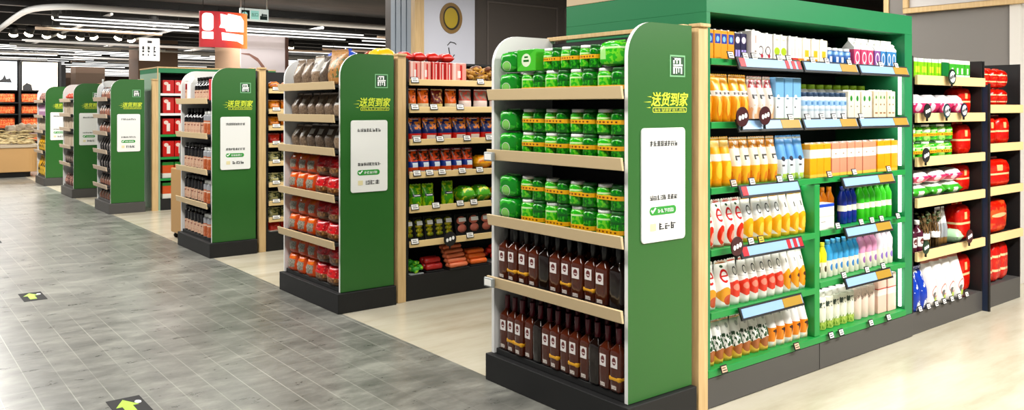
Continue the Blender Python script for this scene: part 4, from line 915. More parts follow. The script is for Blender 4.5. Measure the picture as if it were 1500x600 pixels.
# ---------------- right black shelving
gp = pk('lime_pack_print', '#8fce24', [('band', .82, 1, '#f2f4ec'), ('rect', .2, .8, .3, .6, '#dcea50'), ('rect', .46, .54, 0, 1, '#3c7a1c')], .3)
gp2 = pk('dark_green_pack_print', '#1c7a3c', [('band', .85, 1, '#f4f4f0')], .3)
gp3 = pk('white_green_pack_print', '#eef2e8', [('band', .25, .8, '#4cae3c'), ('rect', .35, .65, .3, .6, '#f0f4ea'), ('band', .0, .15, '#f2f2f0')], .3)
pw = pk('pink_white_pack_print', '#f4f0f2', [('band', .15, .6, '#e4447c'), ('ell', .4, .4, .2, .2, '#fadce8')], .3)
rb = pk('red_bag_print', '#d42418', [('blob', 0, 1, '#e8442c', 4, .55), ('band', .46, .52, '#f2d8a8'), ('rect', .4, .6, .6, .8, '#f0c890')], .25)
rb2 = pk('red_bundle_print', '#d2281a', [('band', .28, .34, '#f4dcae'), ('band', .64, .70, '#f4dcae'), ('rect', .45, .52, 0, 1, '#b81c14'), ('blob', 0, 1, '#ea5a34', 5, .62)], .25)
Bq = lambda *a, **k: run(FB, *a, **k)
zB = {k: z - .0215 for k, z in zip(('top shelf', 'second shelf', 'third shelf', 'fourth shelf', 'fifth shelf'), BZ)}; zB['bottom shelf'] = .15
Bq(zB['top shelf'], 5.63, 6.03, 4, ('box', .14, .1, gp), 'lime pack with white top', 'top shelf', 'pack', t=.07, rj=2)
Bq(zB['top shelf'], 6.04, 6.16, 1, ('box', .145, .1, gp2), 'dark green pack with white top', 'top shelf', 'pack', t=.07)
Bq(zB['top shelf'], 6.165, 6.5, 4, ('box', .145, .1, gp3), 'white pack with green band', 'top shelf', 'pack', t=.07, rj=2)
Bq(zB['second shelf'], 5.63, 6.43, 4, ('flat', .15, .16, pw), 'pink and white pillow pack', 'second shelf', 'pack', t=.10)
LG = pk('pale_green_jar_print', '#a8dc78', [('blob', 0, 1, '#5cb848', 5, .55), ('band', .6, .8, '#e4f4d4')], .25)
for tier, tn in ((0, 'lower'), (1, 'upper')):
    Bq(zB['third shelf'] + tier * .122, 5.63, 6.31, 3, ('jars', .12, LG, JG, cap_w, TAPE, .3), f'{tn} pale green jar pair', 'third shelf', 'jar pack', t=.1, rj=2)
    Bq(zB['fourth shelf'] + tier * .102, 5.63, 6.4, 3, ('flat', .1, .16, (gp3 if tier == 0 else pw)), f'{tn} {"green and white" if tier == 0 else "pink and white"} flat pack', 'fourth shelf', 'pack', t=.10)
for nm, h in (('top shelf', .12), ('second shelf', .22), ('third shelf', .245), ('fourth shelf', .22), ('fifth shelf', .28), ('bottom shelf', .3)):
    a0 = 6.51 if nm == 'top shelf' else 6.44
    Bq(zB[nm], a0, 6.66, 1, ('bag', h, .14, rb), 'red bag at the right end', nm, 'bag', t=.14)
z5 = zB['fifth shelf']
Bq(z5, 5.63, 5.81, 2, ('bottle', .22, mat('plum_glass', '#4a1428', .2), cap_w, LBW, 'sauce', (.2, .5)), 'plum bottle', 'fifth shelf', 'bottle', t=.07)
Bq(z5, 5.82, 6.15, 2, ('herb', .26, .1, mat('brown_stem', '#7a5a2c', .6), mat('dark_leaf', '#3c4a24', .6)), 'brown dried herb bunch', 'fifth shelf', 'herbs', t=.08)
Bq(z5, 6.16, 6.31, 3, ('pouch', .27, .07, pk('grey_white_print', '#f2f2f2', [('band', .2, .6, '#a8acb0'), ('band', 0, .2, '#8a6a3c')], .3)), 'white and grey pouch', 'fifth shelf', 'pouch', t=.13)
Bq(z5, 6.315, 6.43, 1, ('flat', .1, .14, mat('mint_pack', '#b8e4b4', .35)), 'mint green pillow pack', 'fifth shelf', 'pack', t=.1)
Bq(.15, 5.62, 5.85, 2, ('pouch', .29, .14, pk('blue_white_sack_print', '#1c4ab0', [('blob', 0, 1, '#eef2f8', 4, .56)], .3)), 'blue and white sack', 'bottom shelf', 'sack', t=.08, rj=4)
ws = pk('white_sack_print', '#f4f2f0', [('ring', .5, .3, .26, .14, '#d89890', .6), ('ell', .45, .22, .14, .08, '#6a6a68'), ('ell', .6, .12, .1, .06, '#c8dc6a'), ('band', .9, .95, '#e8a090')], .35)
Bq(.15, 5.855, 6.42, 4, ('pouch', .35, .16, ws), 'white sack with pale pink print', 'bottom shelf', 'sack', t=.09, rj=4)
disc_tag(6.05, 2.655, 1.765, .055, 'dark green-ringed round tag on top shelf, right black shelving', mat('dark_green_ring', '#12281c', .4), M_PRINTW)
disc_tag(5.68, 2.655, 1.525, .05, 'black round tag at left of second shelf, right black shelving', M_BLACK)
disc_tag(5.97, 2.655, 1.525, .05, 'teal-ringed round tag on second shelf, right black shelving', mat('teal_ring', '#1c3c44', .4), M_PRINTW)
disc_tag(6.24, 2.655, 1.53, .05, 'navy-ringed round tag on second shelf, right black shelving', mat('navy_ring', '#16203a', .4), M_PRINTW)
disc_tag(5.66, 2.655, 1.225, .05, 'black round tag at left of third shelf, right black shelving', M_BLACK)
disc_tag(5.66, 2.655, .60, .045, 'black-green round tag at left of fifth shelf, right black shelving', mat('dark_green_ring2', '#10301c', .4))
disc_tag(6.33, 2.655, .61, .05, 'maroon round tag before mint pack on fifth shelf, right black shelving', MRB)
for k, x in enumerate((5.68, 5.80, 5.92, 6.04, 6.16, 6.28, 6.40)): card(x, 2.68, .151, f'slanted price card, {ORD[k]} from left at foot of right black shelving', group='price cards at the foot of the right shelving')
# ---------------- farthest right shelving
D_ = lambda *a, **k: run(FD, *a, **k)
for zz, nm, h in ((1.5485, 'top shelf', .15),):
    D_(zz, 6.80, 7.28, 3, ('bag', .155, .16, rb2), 'lower red bundle with cream stripes', nm, 'bag', t=.12, rj=2); D_(zz + .157, 6.80, 7.28, 3, ('bag', .155, .16, rb2), 'upper red bundle with cream stripes', nm, 'bag', t=.12, rj=2)
D_(1.2485, 6.80, 7.28, 2, ('bag', .24, .18, rb), 'bulging red bag', 'second shelf', 'bag', t=.12)
D_(.9135, 6.80, 7.28, 1, ('bag', .24, .22, rb), 'wide bulging red bag', 'third shelf', 'bag', t=.13)
D_(.5485, 6.82, 7.26, 1, ('bag', .29, .24, pk('red_net_print', '#d4301c', [('blob', 0, 1, '#ee6a3c', 4, .52), ('ell', .5, .55, .35, .06, '#f4d09c')], .3)), 'big red net bag', 'fourth shelf', 'bag', t=.14)
D_(.17, 6.80, 7.26, 3, ('bag', .32, .18, rb2), 'tall red bundle with cream stripes', 'bottom shelf', 'bag', t=.12, rj=2)

# ---------------- second aisle shelving
pkc = pk('pink_clear_pack_print', '#f0b0a4', [('rect', .1, .28, 0, 1, '#f8dcd4'), ('rect', .55, .72, .0, .9, '#d43a34'), ('rect', .4, .6, .25, .6, '#fbf3ee')], .3)
prd = pk('red_clear_pack_print', '#d2403c', [('rect', .2, .35, 0, 1, '#f2c0b4'), ('rect', .6, .75, .1, .9, '#f8e8e0')], .3)
ybr = pk('yellow_brown_mushroom', '#c89a4c', [('blob', 0, 1, '#6a3a1c', 5, .52)], .45)
G = lambda *a, **k: run(FG2, *a, **k)
z2 = [z - .0215 for z in G2Z] + [.2]
G(z2[0], 3.43, 3.63, 2, ('box', .165, .1, pkc), 'pale pink clear pack', 'top shelf', 'pack', t=.07, rj=1)
G(z2[0], 3.635, 3.83, 3, ('box', .165, .1, prd), 'red and pink clear pack', 'top shelf', 'pack', t=.07, rj=1)
G(z2[0], 3.835, 3.99, 1, ('box', .165, .1, pkc), 'broad pink clear pack', 'top shelf', 'pack', t=.08, rj=1)
G(z2[0], 4.02, 4.36, 1, ('heap', .2, .16, ybr, 40, .035, 1.5), 'heap of brown and yellow mushrooms', 'top shelf', 'mushrooms', t=.13)
G(z2[0], 4.38, 5.2, 4, ('heap', .16, .16, ybr, 24, .035, 1.5), 'small heap of brown mushrooms', 'top shelf', 'mushrooms', t=.13)
rbag = mat('red_bag_film', '#cc2418', .3)
for k, (x, nm, mm) in enumerate(((3.56, 'first', rbag), (3.70, 'second', rbag), (3.84, 'third', rbag), (3.98, 'fourth', rbag))):
    o = proto(('tb',), lambda: P_flat(.115, .085, .15, rbag)); o.name = 'red_bag'; o.location = (x, 5.99, 1.9305); o.rotation_euler = (0, 0, RD(random.uniform(-20, 20)))
    tag(o, f'red bag, {nm} from left lying on top of the second aisle shelving', 'bag', 'red bags on top of the second aisle shelving')
for nm, cc, x, y, w in (('yellow', '#f0c814', 3.53, 6.30, .2), ('blue', '#1c48b8', 3.50, 6.85, .34), ('orange brown', '#a8401c', 3.62, 6.58, .2)):
    if nm == 'blue': continue
    o = P_flat(w, .13, .2, mat(nm.replace(' ', '_') + '_bag_film', cc, .3)); o.name = 'snack_bag'; o.location = (x, y, 1.9305); tag(o, f'plump {nm} bag on top of shelving behind the second end display', 'bag')
o = P_blockbag(.3, .30, .16, mat('blue_bag_film', '#1c48b8', .3)); o.name = 'snack_bag'; o.location = (3.10, 6.18, 1.7275); tag(o, 'plump blue bag peeking over the second end display', 'bag'); o.rotation_euler = (0, 0, RD(-80))
gl = mat('orange_pack', '#e2781c', .35)
j1 = pk('jar_orange_print', '#e07020', [('blob', .2, 1, '#5a1c10', 4, .55), ('band', 0, .3, '#f4e4c0')], .3)
j2 = pk('jar_dark_print', '#6a2018', [('blob', .2, 1, '#c89a60', 5, .58), ('band', 0, .28, '#f0d890')], .3)
j3 = pk('jar_pinkwhite_print', '#c0584a', [('band', 0, .45, '#f4e2d8'), ('blob', .5, 1, '#8a7060', 5, .5)], .3)
for k, (a, b, mm, ds) in enumerate(((3.43, 3.52, j1, 'orange-filled pack'), (3.53, 3.64, j1, 'orange-filled pack'), (3.66, 3.78, j2, 'dark red pack'), (3.80, 3.92, j1, 'orange-filled pack'), (3.94, 4.07, j3, 'cream-based pink pack'), (4.09, 4.24, j3, 'cream-based pink pack'), (4.26, 4.4, j3, 'cream-based pink pack'), (4.42, 4.6, j2, 'dark red pack'))):
    G(z2[1], a, b, 1, ('pouch', .17, .08, mm), f'{ORD[k]} pack from left, {ds}', 'second shelf', 'pack', t=.08)
s1 = pk('navy_snack_print', '#1c2a5c', [('band', 0, .36, '#d83a2c'), ('rect', .2, .8, .05, .28, '#f6e6d8'), ('blob', .55, 1, '#d8842c', 4, .5)], .3)
G(z2[2], 3.43, 4.75, 9, ('pouch', .19, .09, s1), 'navy and red snack pouch', 'third shelf', 'pouch', t=.08)
s2 = pk('blue_orange_snack_print', '#d8541c', [('band', .3, .55, '#20408c'), ('rect', .3, .8, .3, .5, '#e8f0f8'), ('blob', .6, 1, '#2a1a12', 4, .5), ('rect', .1, .9, .02, .14, '#f6efe0')], .3)
G(z2[3], 3.43, 4.08, 6, ('pouch', .2, .09, s2), 'blue and orange snack pouch', 'fourth shelf', 'pouch', t=.08)
yl = pk('amber_pouch_print', '#f0b030', [('blob', 0, 1, '#e08820', 4, .56)], .3)
G(z2[3], 4.09, 4.75, 4, ('flat', .13, .16, yl), 'amber yellow pillow pack', 'fourth shelf', 'pack', t=.1)
vg = pk('leafy_green_print', '#4c9c20', [('blob', 0, 1, '#b8d82c', 4, .52), ('rect', .15, .85, .5, .62, '#14203c'), ('rect', .25, .75, .54, .58, '#f4f4f4')], .35)
vg2 = pk('lettuce_print', '#5cb02c', [('blob', 0, 1, '#e0e83c', 3, .54), ('blob', 0, 1, '#f4f8e0', 7, .68)], .35)
G(z2[4], 3.47, 3.70, 2, ('pouch', .19, .1, vg), 'bag of leafy greens', 'fifth shelf', 'vegetables', t=.1, rj=6)
G(z2[4], 3.78, 3.90, 1, ('pouch', .2, .09, vg), 'lone leafy greens bag mid-shelf', 'fifth shelf', 'vegetables', t=.1)
G(z2[4], 3.93, 4.26, 2, ('flat', .15, .18, vg2), 'lettuce pillow pack', 'fifth shelf', 'vegetables', t=.11)
G(z2[4], 4.28, 4.75, 3, ('flat', .12, .18, yl), 'yellow pepper pack', 'fifth shelf', 'vegetables', t=.11)
ft = pk('yellow_tray_food', '#d8c430', [('blob', 0, 1, '#8a9a2c', 5, .5)], .3); fm = mat('pink_meat', '#e8806c', .35)
G(z2[5], 3.43, 3.91, 5, ('tray', .19, .03, M_BLACK, ft, 4), 'black tray of yellow vegetables', 'sixth shelf', 'vegetables', t=.10, rj=4)
G(z2[5], 3.93, 4.45, 4, ('tray', .18, .03, M_BLACK, fm, 2), 'black tray of pink meat', 'sixth shelf', 'meat', t=.10, rj=4)
G(.2, 3.43, 3.58, 1, ('heap', .14, .2, pk('broccoli_green', '#3c9c2c', [('blob', 0, 1, '#a8d83c', 4, .56)], .5), 26, .028, 1.2), 'bunch of green vegetables', 'bottom shelf', 'vegetables', t=.13)
G(.2, 3.60, 3.78, 1, ('sticks', .11, .16, mat('red_sausage', '#b82420', .35), 2), 'red sausage pack', 'bottom shelf', 'sausages', t=.12)
G(.2, 3.80, 4.02, 1, ('sticks', .21, .2, mat('orange_sausage', '#e0744a', .35), 5), 'tall stack of orange sausages', 'bottom shelf', 'sausages', t=.12)
G(.2, 4.04, 4.24, 1, ('sticks', .14, .16, mat('carrot', '#ee6a20', .4), 3), 'orange carrot pack', 'bottom shelf', 'carrots', t=.12)
G(.2, 4.26, 4.46, 1, ('heap', .2, .2, mat('tomato', '#d82818', .25), 22, .035, 1.0), 'heap of red tomatoes', 'bottom shelf', 'tomatoes', t=.14)
for si, (z, xs) in enumerate(((1.745, (3.46, 4.11)), (1.53, (3.46, 3.64, 3.90)), (1.27, (3.48, 3.70, 3.97, 4.2)), (1.0, (3.48, 3.60, 3.72, 3.92, 4.1)), (.73, (3.46, 3.66, 3.90, 4.04, 4.26)), (.455, (3.46, 4.0)))):
    for k, x in enumerate(xs): card(x, 5.632, z, f'white price card, {ORD[k]} from left on {ORD[si]} shelf edge, second aisle shelving', w=.075, h=.05, group=f'price cards on shelf {ORD[si]} of the second aisle shelving')
disc_tag(3.78, 5.63, .47, .06, 'black round tag on the sixth shelf edge, second aisle shelving', M_BLACK)

# ---------------- third aisle shelving
G3 = lambda *a, **k: run(FG3, *a, **k)
z3 = [z - .0215 for z in G3Z] + [.2]
o1 = pk('orange_brown_pack_print', '#e08a20', [('blob', 0, 1, '#8a3a14', 4, .55), ('band', 0, .25, '#f0dca8')], .35)
o2 = pk('green_cream_pack_print', '#b8b078', [('blob', .3, 1, '#2c3820', 4, .5), ('band', 0, .25, '#e8dcb8')], .35)
o3 = pk('red_meat_pack_print', '#c83a24', [('blob', 0, .7, '#f0a088', 4, .58), ('band', 0, .15, '#f4f0ea')], .35)
for k, z in enumerate(z3):
    mm, ds = ((o1, 'orange pack') if k in (0, 1, 2) else (o3, 'red pack') if k in (3, 8) else (o2, 'green and cream pack'))
    G3(z, 3.43, 4.33, 6, ('pouch' if k else 'flat', .12 if k else .1, .1, mm), ds, ORD[k] + ' shelf', 'pack', t=.09)
for k, z in enumerate(G3Z): card(3.50, 8.537, z - .02, f'small price card on {ORD[k]} shelf edge from top, third aisle shelving', w=.09, h=.045, group='price cards on the third aisle shelving')

# ---------------- distant red-stocked cabinet
G4 = lambda *a, **k: run(FG4, *a, **k)
r1 = pk('red_white_box_print', '#cc2620', [('rect', .35, .65, .2, .7, '#f6ece6'), ('ell', .3, .75, .2, .12, '#f4dcd0')], .35)
for k, z in enumerate(C4Z + [.17]):
    G4(z, 3.54, 4.24, 4, ('box', .24 if k else .2, .12, r1 if k < 4 else pk('orange_green_box', '#d8683a', [('band', 0, .3, '#f2eee4'), ('band', .8, 1, '#2c8a3c')], .35)), 'red and white box' if k < 4 else 'orange and white box', (ORD[k] + ' shelf') if k < 5 else 'bottom shelf', 'box', t=.09)

# ================================================================== BACKGROUND
# wooden trolley with grey sack between third and fourth end displays
tr = empty('trolley', (3.1, 9.93, 0)); tag(tr, 'plywood trolley box on black casters behind the third end display', 'trolley')
MB().prism([(-.22, .07), (.22, .07), (.22, .83), (-.22, .83)], 'y', -.2, .3).build('box_body', mat('plywood', '#b98f58', .5), tr, .01)
for (x, y) in ((-.17, -.15), (-.17, .25), (.17, -.15), (.17, .25)):
    w = MB(); w.prism(disc(0, 0, .03, .03, 0, 0, 16), 'y', -.012, .012).build('caster', M_BLACK, tr, .003, loc=(x, y, .031))
    B(-.015, .015, -.018, .018, .02, .045).build('caster_bracket', M_CLIP, tr, loc=(x, y, .03))
o = P_blockbag(.4, .38, .3, pk('grey_sack_print', '#6a6866', [('rect', .1, .5, .2, .8, '#8a8684')], .5)); o.name = 'grey_sack'; o.location = (3.08, 9.95, .831); o.rotation_euler = (0, 0, RD(-90)); tag(o, 'grey sack standing on the plywood trolley', 'sack')
# produce bin
M_PLY = mat('bin_plywood', '#c09660', .5)
pb = empty('produce_bin', (2.35, 21.6, 0)); tag(pb, 'rounded plywood produce bin on black foot at the far left', 'bin')
MB().prism(rrect(-.95, .74, -.6, .6, .2), 'z', .12, .66).build('bin_body', M_PLY, pb, .01); MB().prism(rrect(-.8, .6, -.5, .5, .15), 'z', 0, .12).build('foot', M_BLACK, pb)
MB().prism(rrect(-.97, .76, -.62, .62, .2), 'z', .66, .72).build('rim', mat('pale_rim', '#b8a890', .5), pb)
rootm = pk('root_heap', '#a8946a', [('blob', 0, 1, '#cdbd94', 12, .5), ('blob', 0, 1, '#5c4c34', 16, .62)], .7)
rt = MB(); rr = random.Random(5)
for k in range(260):
    a, b = rr.uniform(-.85, .65), rr.uniform(-.5, .55); z = .72 + (.30 * (b + .6) / 1.1) * rr.uniform(.6, 1)
    an = rr.uniform(-1, 1); dx, dy = .13 * math.cos(an), .13 * math.sin(an)
    rt.tube([(a - dx, b - dy, z), (a, b, z + .015), (a + dx, b + dy, z)], [.008, .022, .008], 6)
o = rt.build('root_vegetables', rootm, None); o.location = (2.35, 21.6, 0.0); tag(o, 'heap of pale brown roots filling the plywood produce bin', 'vegetables', kind='stuff')
# far produce wall at left
fw = empty('goods_shelving', (0, 0, 0)); tag(fw, 'far wall shelving of orange goods under bright panels at the left edge', 'shelving')
B(2.6, 5.1, 29.6, 29.7, 0, 2.9).build('back_panel', M_DARK, fw)
M_ORP = pk('orange_goods_print', '#e8642c', [('blob', 0, 1, '#f8a468', 7, .52), ('blob', 0, 1, '#f8e4d0', 12, .66)], .5)
for k, z in enumerate((.5, .9, 1.35, 1.7)):
    B(2.6, 5.1, 29.1, 29.6, z - .03, z).build('shelf', M_BLACK, fw)
for k, x in enumerate((2.62, 3.72, 4.82)): B(x, x + .06, 29.05, 29.6, 0, 3.0).build('upright', M_BLACK, fw)
for k, (x, nm) in enumerate(((2.7, 'left'), (3.8, 'right'))):
    sc = empty('light_panel', (x, 29.1, 2.05)); tag(sc, f'bright {nm} picture panel above the far orange shelving', 'light panel')
    B(0, 1.0, 0, .06, 0, .92).build('housing', M_BLACK, sc)
    B(.02, .98, -.01, 0, .03, .9).build('lit_face', mat('lit_panel_' + nm, '#e8f0fa' if nm == 'left' else '#fbeedd', .4, emit=.9), sc)
    m = MB(); m.prism([(.5, .25), (.85, .25), (.8, .38), (.7, .36), (.66, .5), (.6, .36), (.5, .3)] if nm == 'left' else [(.03, .03), (.3, .03), (.26, .2), (.14, .25), (.03, .15)], 'y', -.014, -.01).build('picture_print', M_INK, sc)
rr = random.Random(9); cnt = 0
for k, z in enumerate((.5, .9, 1.35, 1.7)):
    for q in range(4):
        x = 2.93 + q * .49 + (.12 if q > 1 else 0); h = (.24, .33, .25, .27)[k]
        o = proto(('og', k), lambda: P_box(.44, h, .3, M_ORP, .03)); o.name = 'goods_box'; o.location = (x, 29.35, z + .001); cnt += 1
        tag(o, f'orange goods box, {ORD[q]} from left on {["lowest", "second lowest", "second highest", "highest"][k]} shelf, far left wall shelving', 'box', 'orange goods on the far wall shelving')
o = P_heap(1.1, .8, .35, mat('pale_mushroom', '#d8c4a8', .6), 60, .09, 4, 'produce_heap'); o.location = (3.45, 25.2, .85); 
st = empty('produce_table', (3.45, 25.2, 0)); tag(st, 'wooden produce table standing beyond the plywood bin', 'table'); B(-.6, .6, -.45, .45, .77, .85).build('table_top', M_PLY, st, .01)
for (x, y) in ((-.5, -.35), (.5, -.35), (-.5, .35), (.5, .35)): B(x - .04, x + .04, y - .04, y + .04, 0, .77).build('leg', M_PLY, st)
tag(o, 'pale heap of mushrooms on the far produce table', 'mushrooms')

# signs
rs = empty('hanging_sign', (4.81, 14.0, 2.56)); tag(rs, 'glowing red curved sign with thick white lettering hanging over the fourth aisle', 'sign')
n = 10; m = MB()
cv = [(-.40 + .8 * i / n, -.10 * math.sin(PI * i / n)) for i in range(n + 1)]
g = NT('red_orange_sign', .4); cc = g.coords(); sp = g.n.new('ShaderNodeSeparateXYZ'); g.link(cc, sp.inputs[0])
colr = g.ramp(sp.outputs[0], [(0, '#a81c22'), (.45, '#b8202a'), (.8, '#ee6030'), (1, '#f8b060')]); g.link(colr, g.b.inputs['Base Color']); g.link(colr, g.b.inputs['Emission Color']); g.b.inputs['Emission Strength'].default_value = .7
m.prism(cv + [(x, y + .05) for x, y in cv[::-1]], 'z', 0, .6).build('curved_panel', g.m, rs)
M_SW = mat('lit_white_lettering', '#fff6f0', .4, emit=1.3)
def onsign(out, nm='lettering'):
    q = MB(); q.prism(out, 'y', -.13, -.11); return q
q = MB()
q.prism(rrect(-.40, -.22, .27, .56, .06), 'y', -.13, -.1); q.prism(rrect(-.40, -.22, .13, .25, .01), 'y', -.13, -.1)
q.prism([(-.10, .56), (.02, .54), (.03, .57), (.1, .56), (.24, .54), (.29, .46), (.29, .27), (.0, .27), (-.02, .32), (-.12, .33), (-.09, .4)], 'y', -.135, -.11)
q.prism([(-.08, .25), (.28, .22), (.28, .06), (.18, .11), (-.07, .12)], 'y', -.135, -.11)
q.build('lettering', M_SW, rs)
for x in (-.35, .35): MB().tube([(x, 0, .6), (x, 0, 1.06)], .006, 6).build('hanger', M_BLACK, rs)
ex = empty('exit_sign', (5.52, 14.5, 3.10)); tag(ex, 'green and white exit sign hanging in front of the pale pillar poster', 'sign')
B(-.26, .26, -.03, .03, 0, .22).build('housing', mat('white_sign_box', '#e6f6f0', .4, emit=.5), ex, .005)
q = MB()
q.box(-.24, -.09, -.034, -.03, .03, .185); q.build('arrow_field', mat('dark_teal_field', '#173c38', .5), ex)
MB().prism(disc(-.18, .105, .05, .05, 0, 0, 16), 'y', -.037, -.034).build('runner_symbol', mat('mint_lit', '#9fe8da', .4, emit=.6), ex)
B(-.07, .08, -.034, -.03, .03, .185).build('mint_field', mat('mint_field', '#a6ecdc', .4, emit=.5), ex)
q = MB(); text = None
t = text_mesh('出口', .075, 'lettering', mat('teal_print', '#1f6a60', .5), ex, (.005, -.036, .108), (RD(90), 0, 0), xs=.9)
B(.10, .235, -.034, -.03, .03, .10).build('arrow_field', mat('dark_teal_field', '#173c38', .5), ex)
MB().prism([(.12, .115), (.15, .15), (.15, .13), (.23, .13), (.23, .105), (.15, .105), (.15, .085)], 'y', -.037, -.034).build('arrow', mat('dark_teal_field', '#173c38', .5), ex)
for x in (-.24, .24): MB().tube([(x, 0, .22), (x, 0, .52)], .012, 6).build('hanger', M_WHITE, ex)
ns = empty('notice_sign', (4.95, 20, 2.66)); tag(ns, 'square white notice with four grey columns hanging beside brown pillar', 'sign')
ns.location = (5.16, 20.0, 2.62)
B(-.22, .22, -.02, .02, 0, .52).build('sheet', M_OFFW, ns)
q = MB()
for k, x in enumerate((-.14, -.02, .11)):
    glyphs(q, x - .03, x + .03, .1, .34, 1, -.024, -.02, 0, random.Random(k)); glyphs(q, x - .03, x + .03, .2, .34, 1, -.024, -.02, 0, random.Random(k + 5))
q.box(-.05, .05, -.024, -.02, .4, .46); q.build('printed_lines', M_INK, ns)
for x in (-.2, .2): MB().tube([(x, 0, .52), (x, 0, 1.0)], .006, 6).build('hanger', M_BLACK, ns)

# ceiling fittings
M_TUBE = mat('white_linear_fitting', '#f4f4f2', .4, emit=1.6); M_COND = mat('white_conduit', '#c8c6c4', .5); M_TRK = mat('black_track', '#0c0b0b', .5); M_CONDB = mat('tan_conduit', '#b09a84', .5)
rr = random.Random(21); protoL = {}
def bar(L, kind, x, y, z, lab):
    key = (round(L, 1), kind)
    if key not in protoL:
        L = round(L, 1)
        r_ = empty('linear_light' if kind == 0 else 'ceiling_conduit')
        if kind == 0:
            B(0, L, -.035, .035, .0, .05).build('housing', M_TRK, r_); B(.02, L - .02, -.03, .03, -.02, 0).build('diffuser', M_TUBE, r_)
            for q in (.2, L - .2): MB().tube([(q, 0, .05), (q, 0, 3.62 - 3.2)], .006, 5).build('hanger', M_TRK, r_)
        else:
            MB().tube([(0, 0, 0), (L, 0, 0)], .03, 8).build('pipe', M_COND if kind == 1 else M_CONDB, r_)
            for q in (.3, L - .3): MB().tube([(q, 0, .02), (q, 0, .4)], .006, 5).build('hanger', M_TRK, r_)
        protoL[key] = r_
        o = r_
    else: o = copy_tree(protoL[key])
    o.location = (x, y, z)
    if kind == 0: tag(o, 'white linear light, ' + lab, 'ceiling light', 'linear lights below the dark ceiling')
    else: tag(o, 'straight pale pipe, ' + lab, 'pipe', 'pale pipes below the dark ceiling')
    return o
yy = 16.3; k = 0
while yy < 46:
    x = 2.62 + rr.uniform(0, .4) if yy < 24.2 else 2.2 + rr.uniform(-.3, .3); nb_ = 0; lim = yy * .62 + 2
    while x < min(lim, 20):
        L = rr.choice((2.4, 3.6, 4.8, 6.0)); kind = rr.choice((0, 1, 1, 2, 0, 0)) if yy < 30 else rr.choice((0, 1, 0))
        if not (21.1 < yy < 22.15) and not (6.4 < x + L and x < 8.2 and 17.9 < yy < 20.5) and not (5.6 < x + L and x < 7.9 and (23.8 < yy < 25.3 or 35.8 < yy < 37.3 or 41.8 < yy < 43.3)):
            bar(L, kind, x, yy, (3.1 + rr.uniform(-.12, .05) if yy < 24.5 or kind == 1 else 3.1) if kind else 3.15, f'{ORD[nb_]} fitting from left in {ORD[k]} ceiling row from the front'); nb_ += 1
        x += L + rr.uniform(.2, .7)
    k += 1
    yy += rr.uniform(.45, .75) if yy < 25 else rr.uniform(.65, 1.15) if yy < 30 else rr.uniform(1.0, 1.5)
yb_ = 16.9; kk = 0
while yb_ < 49:
    if not (18.2 < yb_ < 20.4 or 23.8 < yb_ < 25.2 or 35.8 < yb_ < 37.2 or 41.8 < yb_ < 43.2): structure(B(-2, 26, yb_, yb_ + .16, 3.36, 3.62).build(f'trim_{10 + kk}', M_TRK))
    yb_ += 1.25; kk += 1
for q, (x, lab) in enumerate(((3.6, 'left'), (5.4, 'middle'), (7.8, 'right'))):
    r_ = empty('ceiling_conduit', (x, 0, 3.27)); MB().tube([(0, 16.5, 0), (0, 35.5, 0)], .028, 8).build('pipe', M_COND, r_)
    for y_ in (17.4, 22.5, 29.0): MB().tube([(0, y_, .02), (0, y_, .35)], .006, 5).build('hanger', M_TRK, r_)
    tag(r_, f'long pale pipe running away from the camera, {lab} of three', 'pipe', 'long pipes running along the main aisle')
# big curved pipe
bp_ = MB(); pts = [(2.45, 24, 3.3), (2.32, 19, 3.3), (2.30, 17.2, 3.3), (2.42, 16.5, 3.3), (2.75, 16.0, 3.3), (3.2, 15.9, 3.3), (6.0, 15.9, 3.3), (12, 15.9, 3.3)]
# smooth the bend
sm_ = [Vector(p) for p in pts]
for it in range(3):
    q = [sm_[0]]
    for a, b in zip(sm_, sm_[1:]): q += [a * .75 + b * .25, a * .25 + b * .75]
    q.append(sm_[-1]); sm_ = q
o = bp_.tube([tuple(p) for p in sm_], .055, 10).build('curved_pipe', mat('bright_white_pipe', '#dededc', .4)); tag(o, 'thick white pipe curving along the ceiling at upper left', 'pipe')
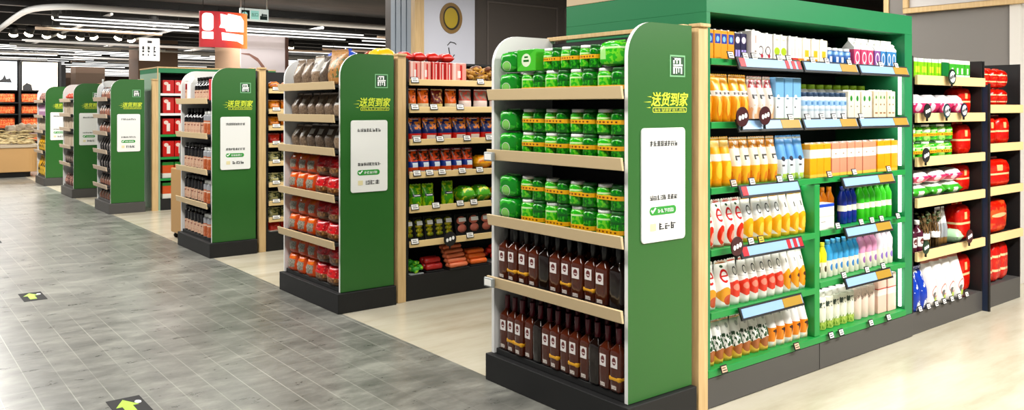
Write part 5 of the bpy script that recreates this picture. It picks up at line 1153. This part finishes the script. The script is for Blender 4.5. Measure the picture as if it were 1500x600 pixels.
# spotlights
sp0 = None; k = 0
M_BULB = mat('lit_bulb', '#fff2d8', .4, emit=8)
for sk, (x, y) in enumerate(((2.69, 21.8), (2.95, 21.5), (3.35, 21.8), (3.6, 21.4), (4.08, 21.9), (4.3, 21.5), (4.81, 21.4), (5.2, 21.8), (2.8, 17.1), (4.52, 17.2), (7.4, 21.5), (9.3, 21.7), (11, 21.6))):
    if sp0 is None:
        sp0 = empty('spotlight'); MB().lathe([(.06, 0), (.085, .02), (.085, .18), (.03, .22)], 14).build('lamp_head', M_TRK, sp0, rot=(RD(25), 0, 0))
        MB().lathe([(.05, -.06), (.09, -.03), (.09, .0), (.08, .012)], 14).build('lit_lens', M_BULB, sp0, rot=(RD(25), 0, 0)); MB().tube([(0, -.06, .14), (0, -.06, .4)], .012, 6).build('stem', M_TRK, sp0); o = sp0
    else: o = copy_tree(sp0)
    o.location = (x, y, 3.22); o.rotation_euler = (0, 0, rr.uniform(-1, 1)); tag(o, ('black spotlight with lit lens, ' + ORD[sk] + ' from left in the far ceiling cluster') if sk not in (8, 9) else f'{["left", "right"][sk - 8]} of two nearer black spotlights under the ceiling pipe', 'spotlight', 'track spotlights under the dark ceiling')

# floor stickers
M_STK = mat('black_sticker', '#060606', .75); M_ARW = mat('lime_arrow', '#a8d820', .4)
for k, (x0, y0, nm) in enumerate(((1.0, 4.38, 'nearest black floor sticker with lime arrow, at the bottom edge'), (1.005, 7.55, 'middle black floor sticker with lime arrow on grey tiles'), (1.08, 11.0, 'farthest black floor sticker at the left edge'))):
    s_ = empty('floor_sticker', (x0, y0, 0)); tag(s_, nm, 'floor sticker')
    B(0, .165, 0, .34, 0.0005, .002).build('sheet', M_STK, s_)
    MB().prism([(.02, .2), (.075, .31), (.13, .2), (.1, .2), (.1, .06), (.05, .06), (.05, .2)], 'z', .002, .003).build('arrow', M_ARW, s_)
    MB().prism([(.135 + .016 * math.cos(a * PI / 8), .24 + .025 * math.sin(a * PI / 8)) for a in range(16)], 'z', .002, .003).build('white_dot', M_PRINTW, s_)
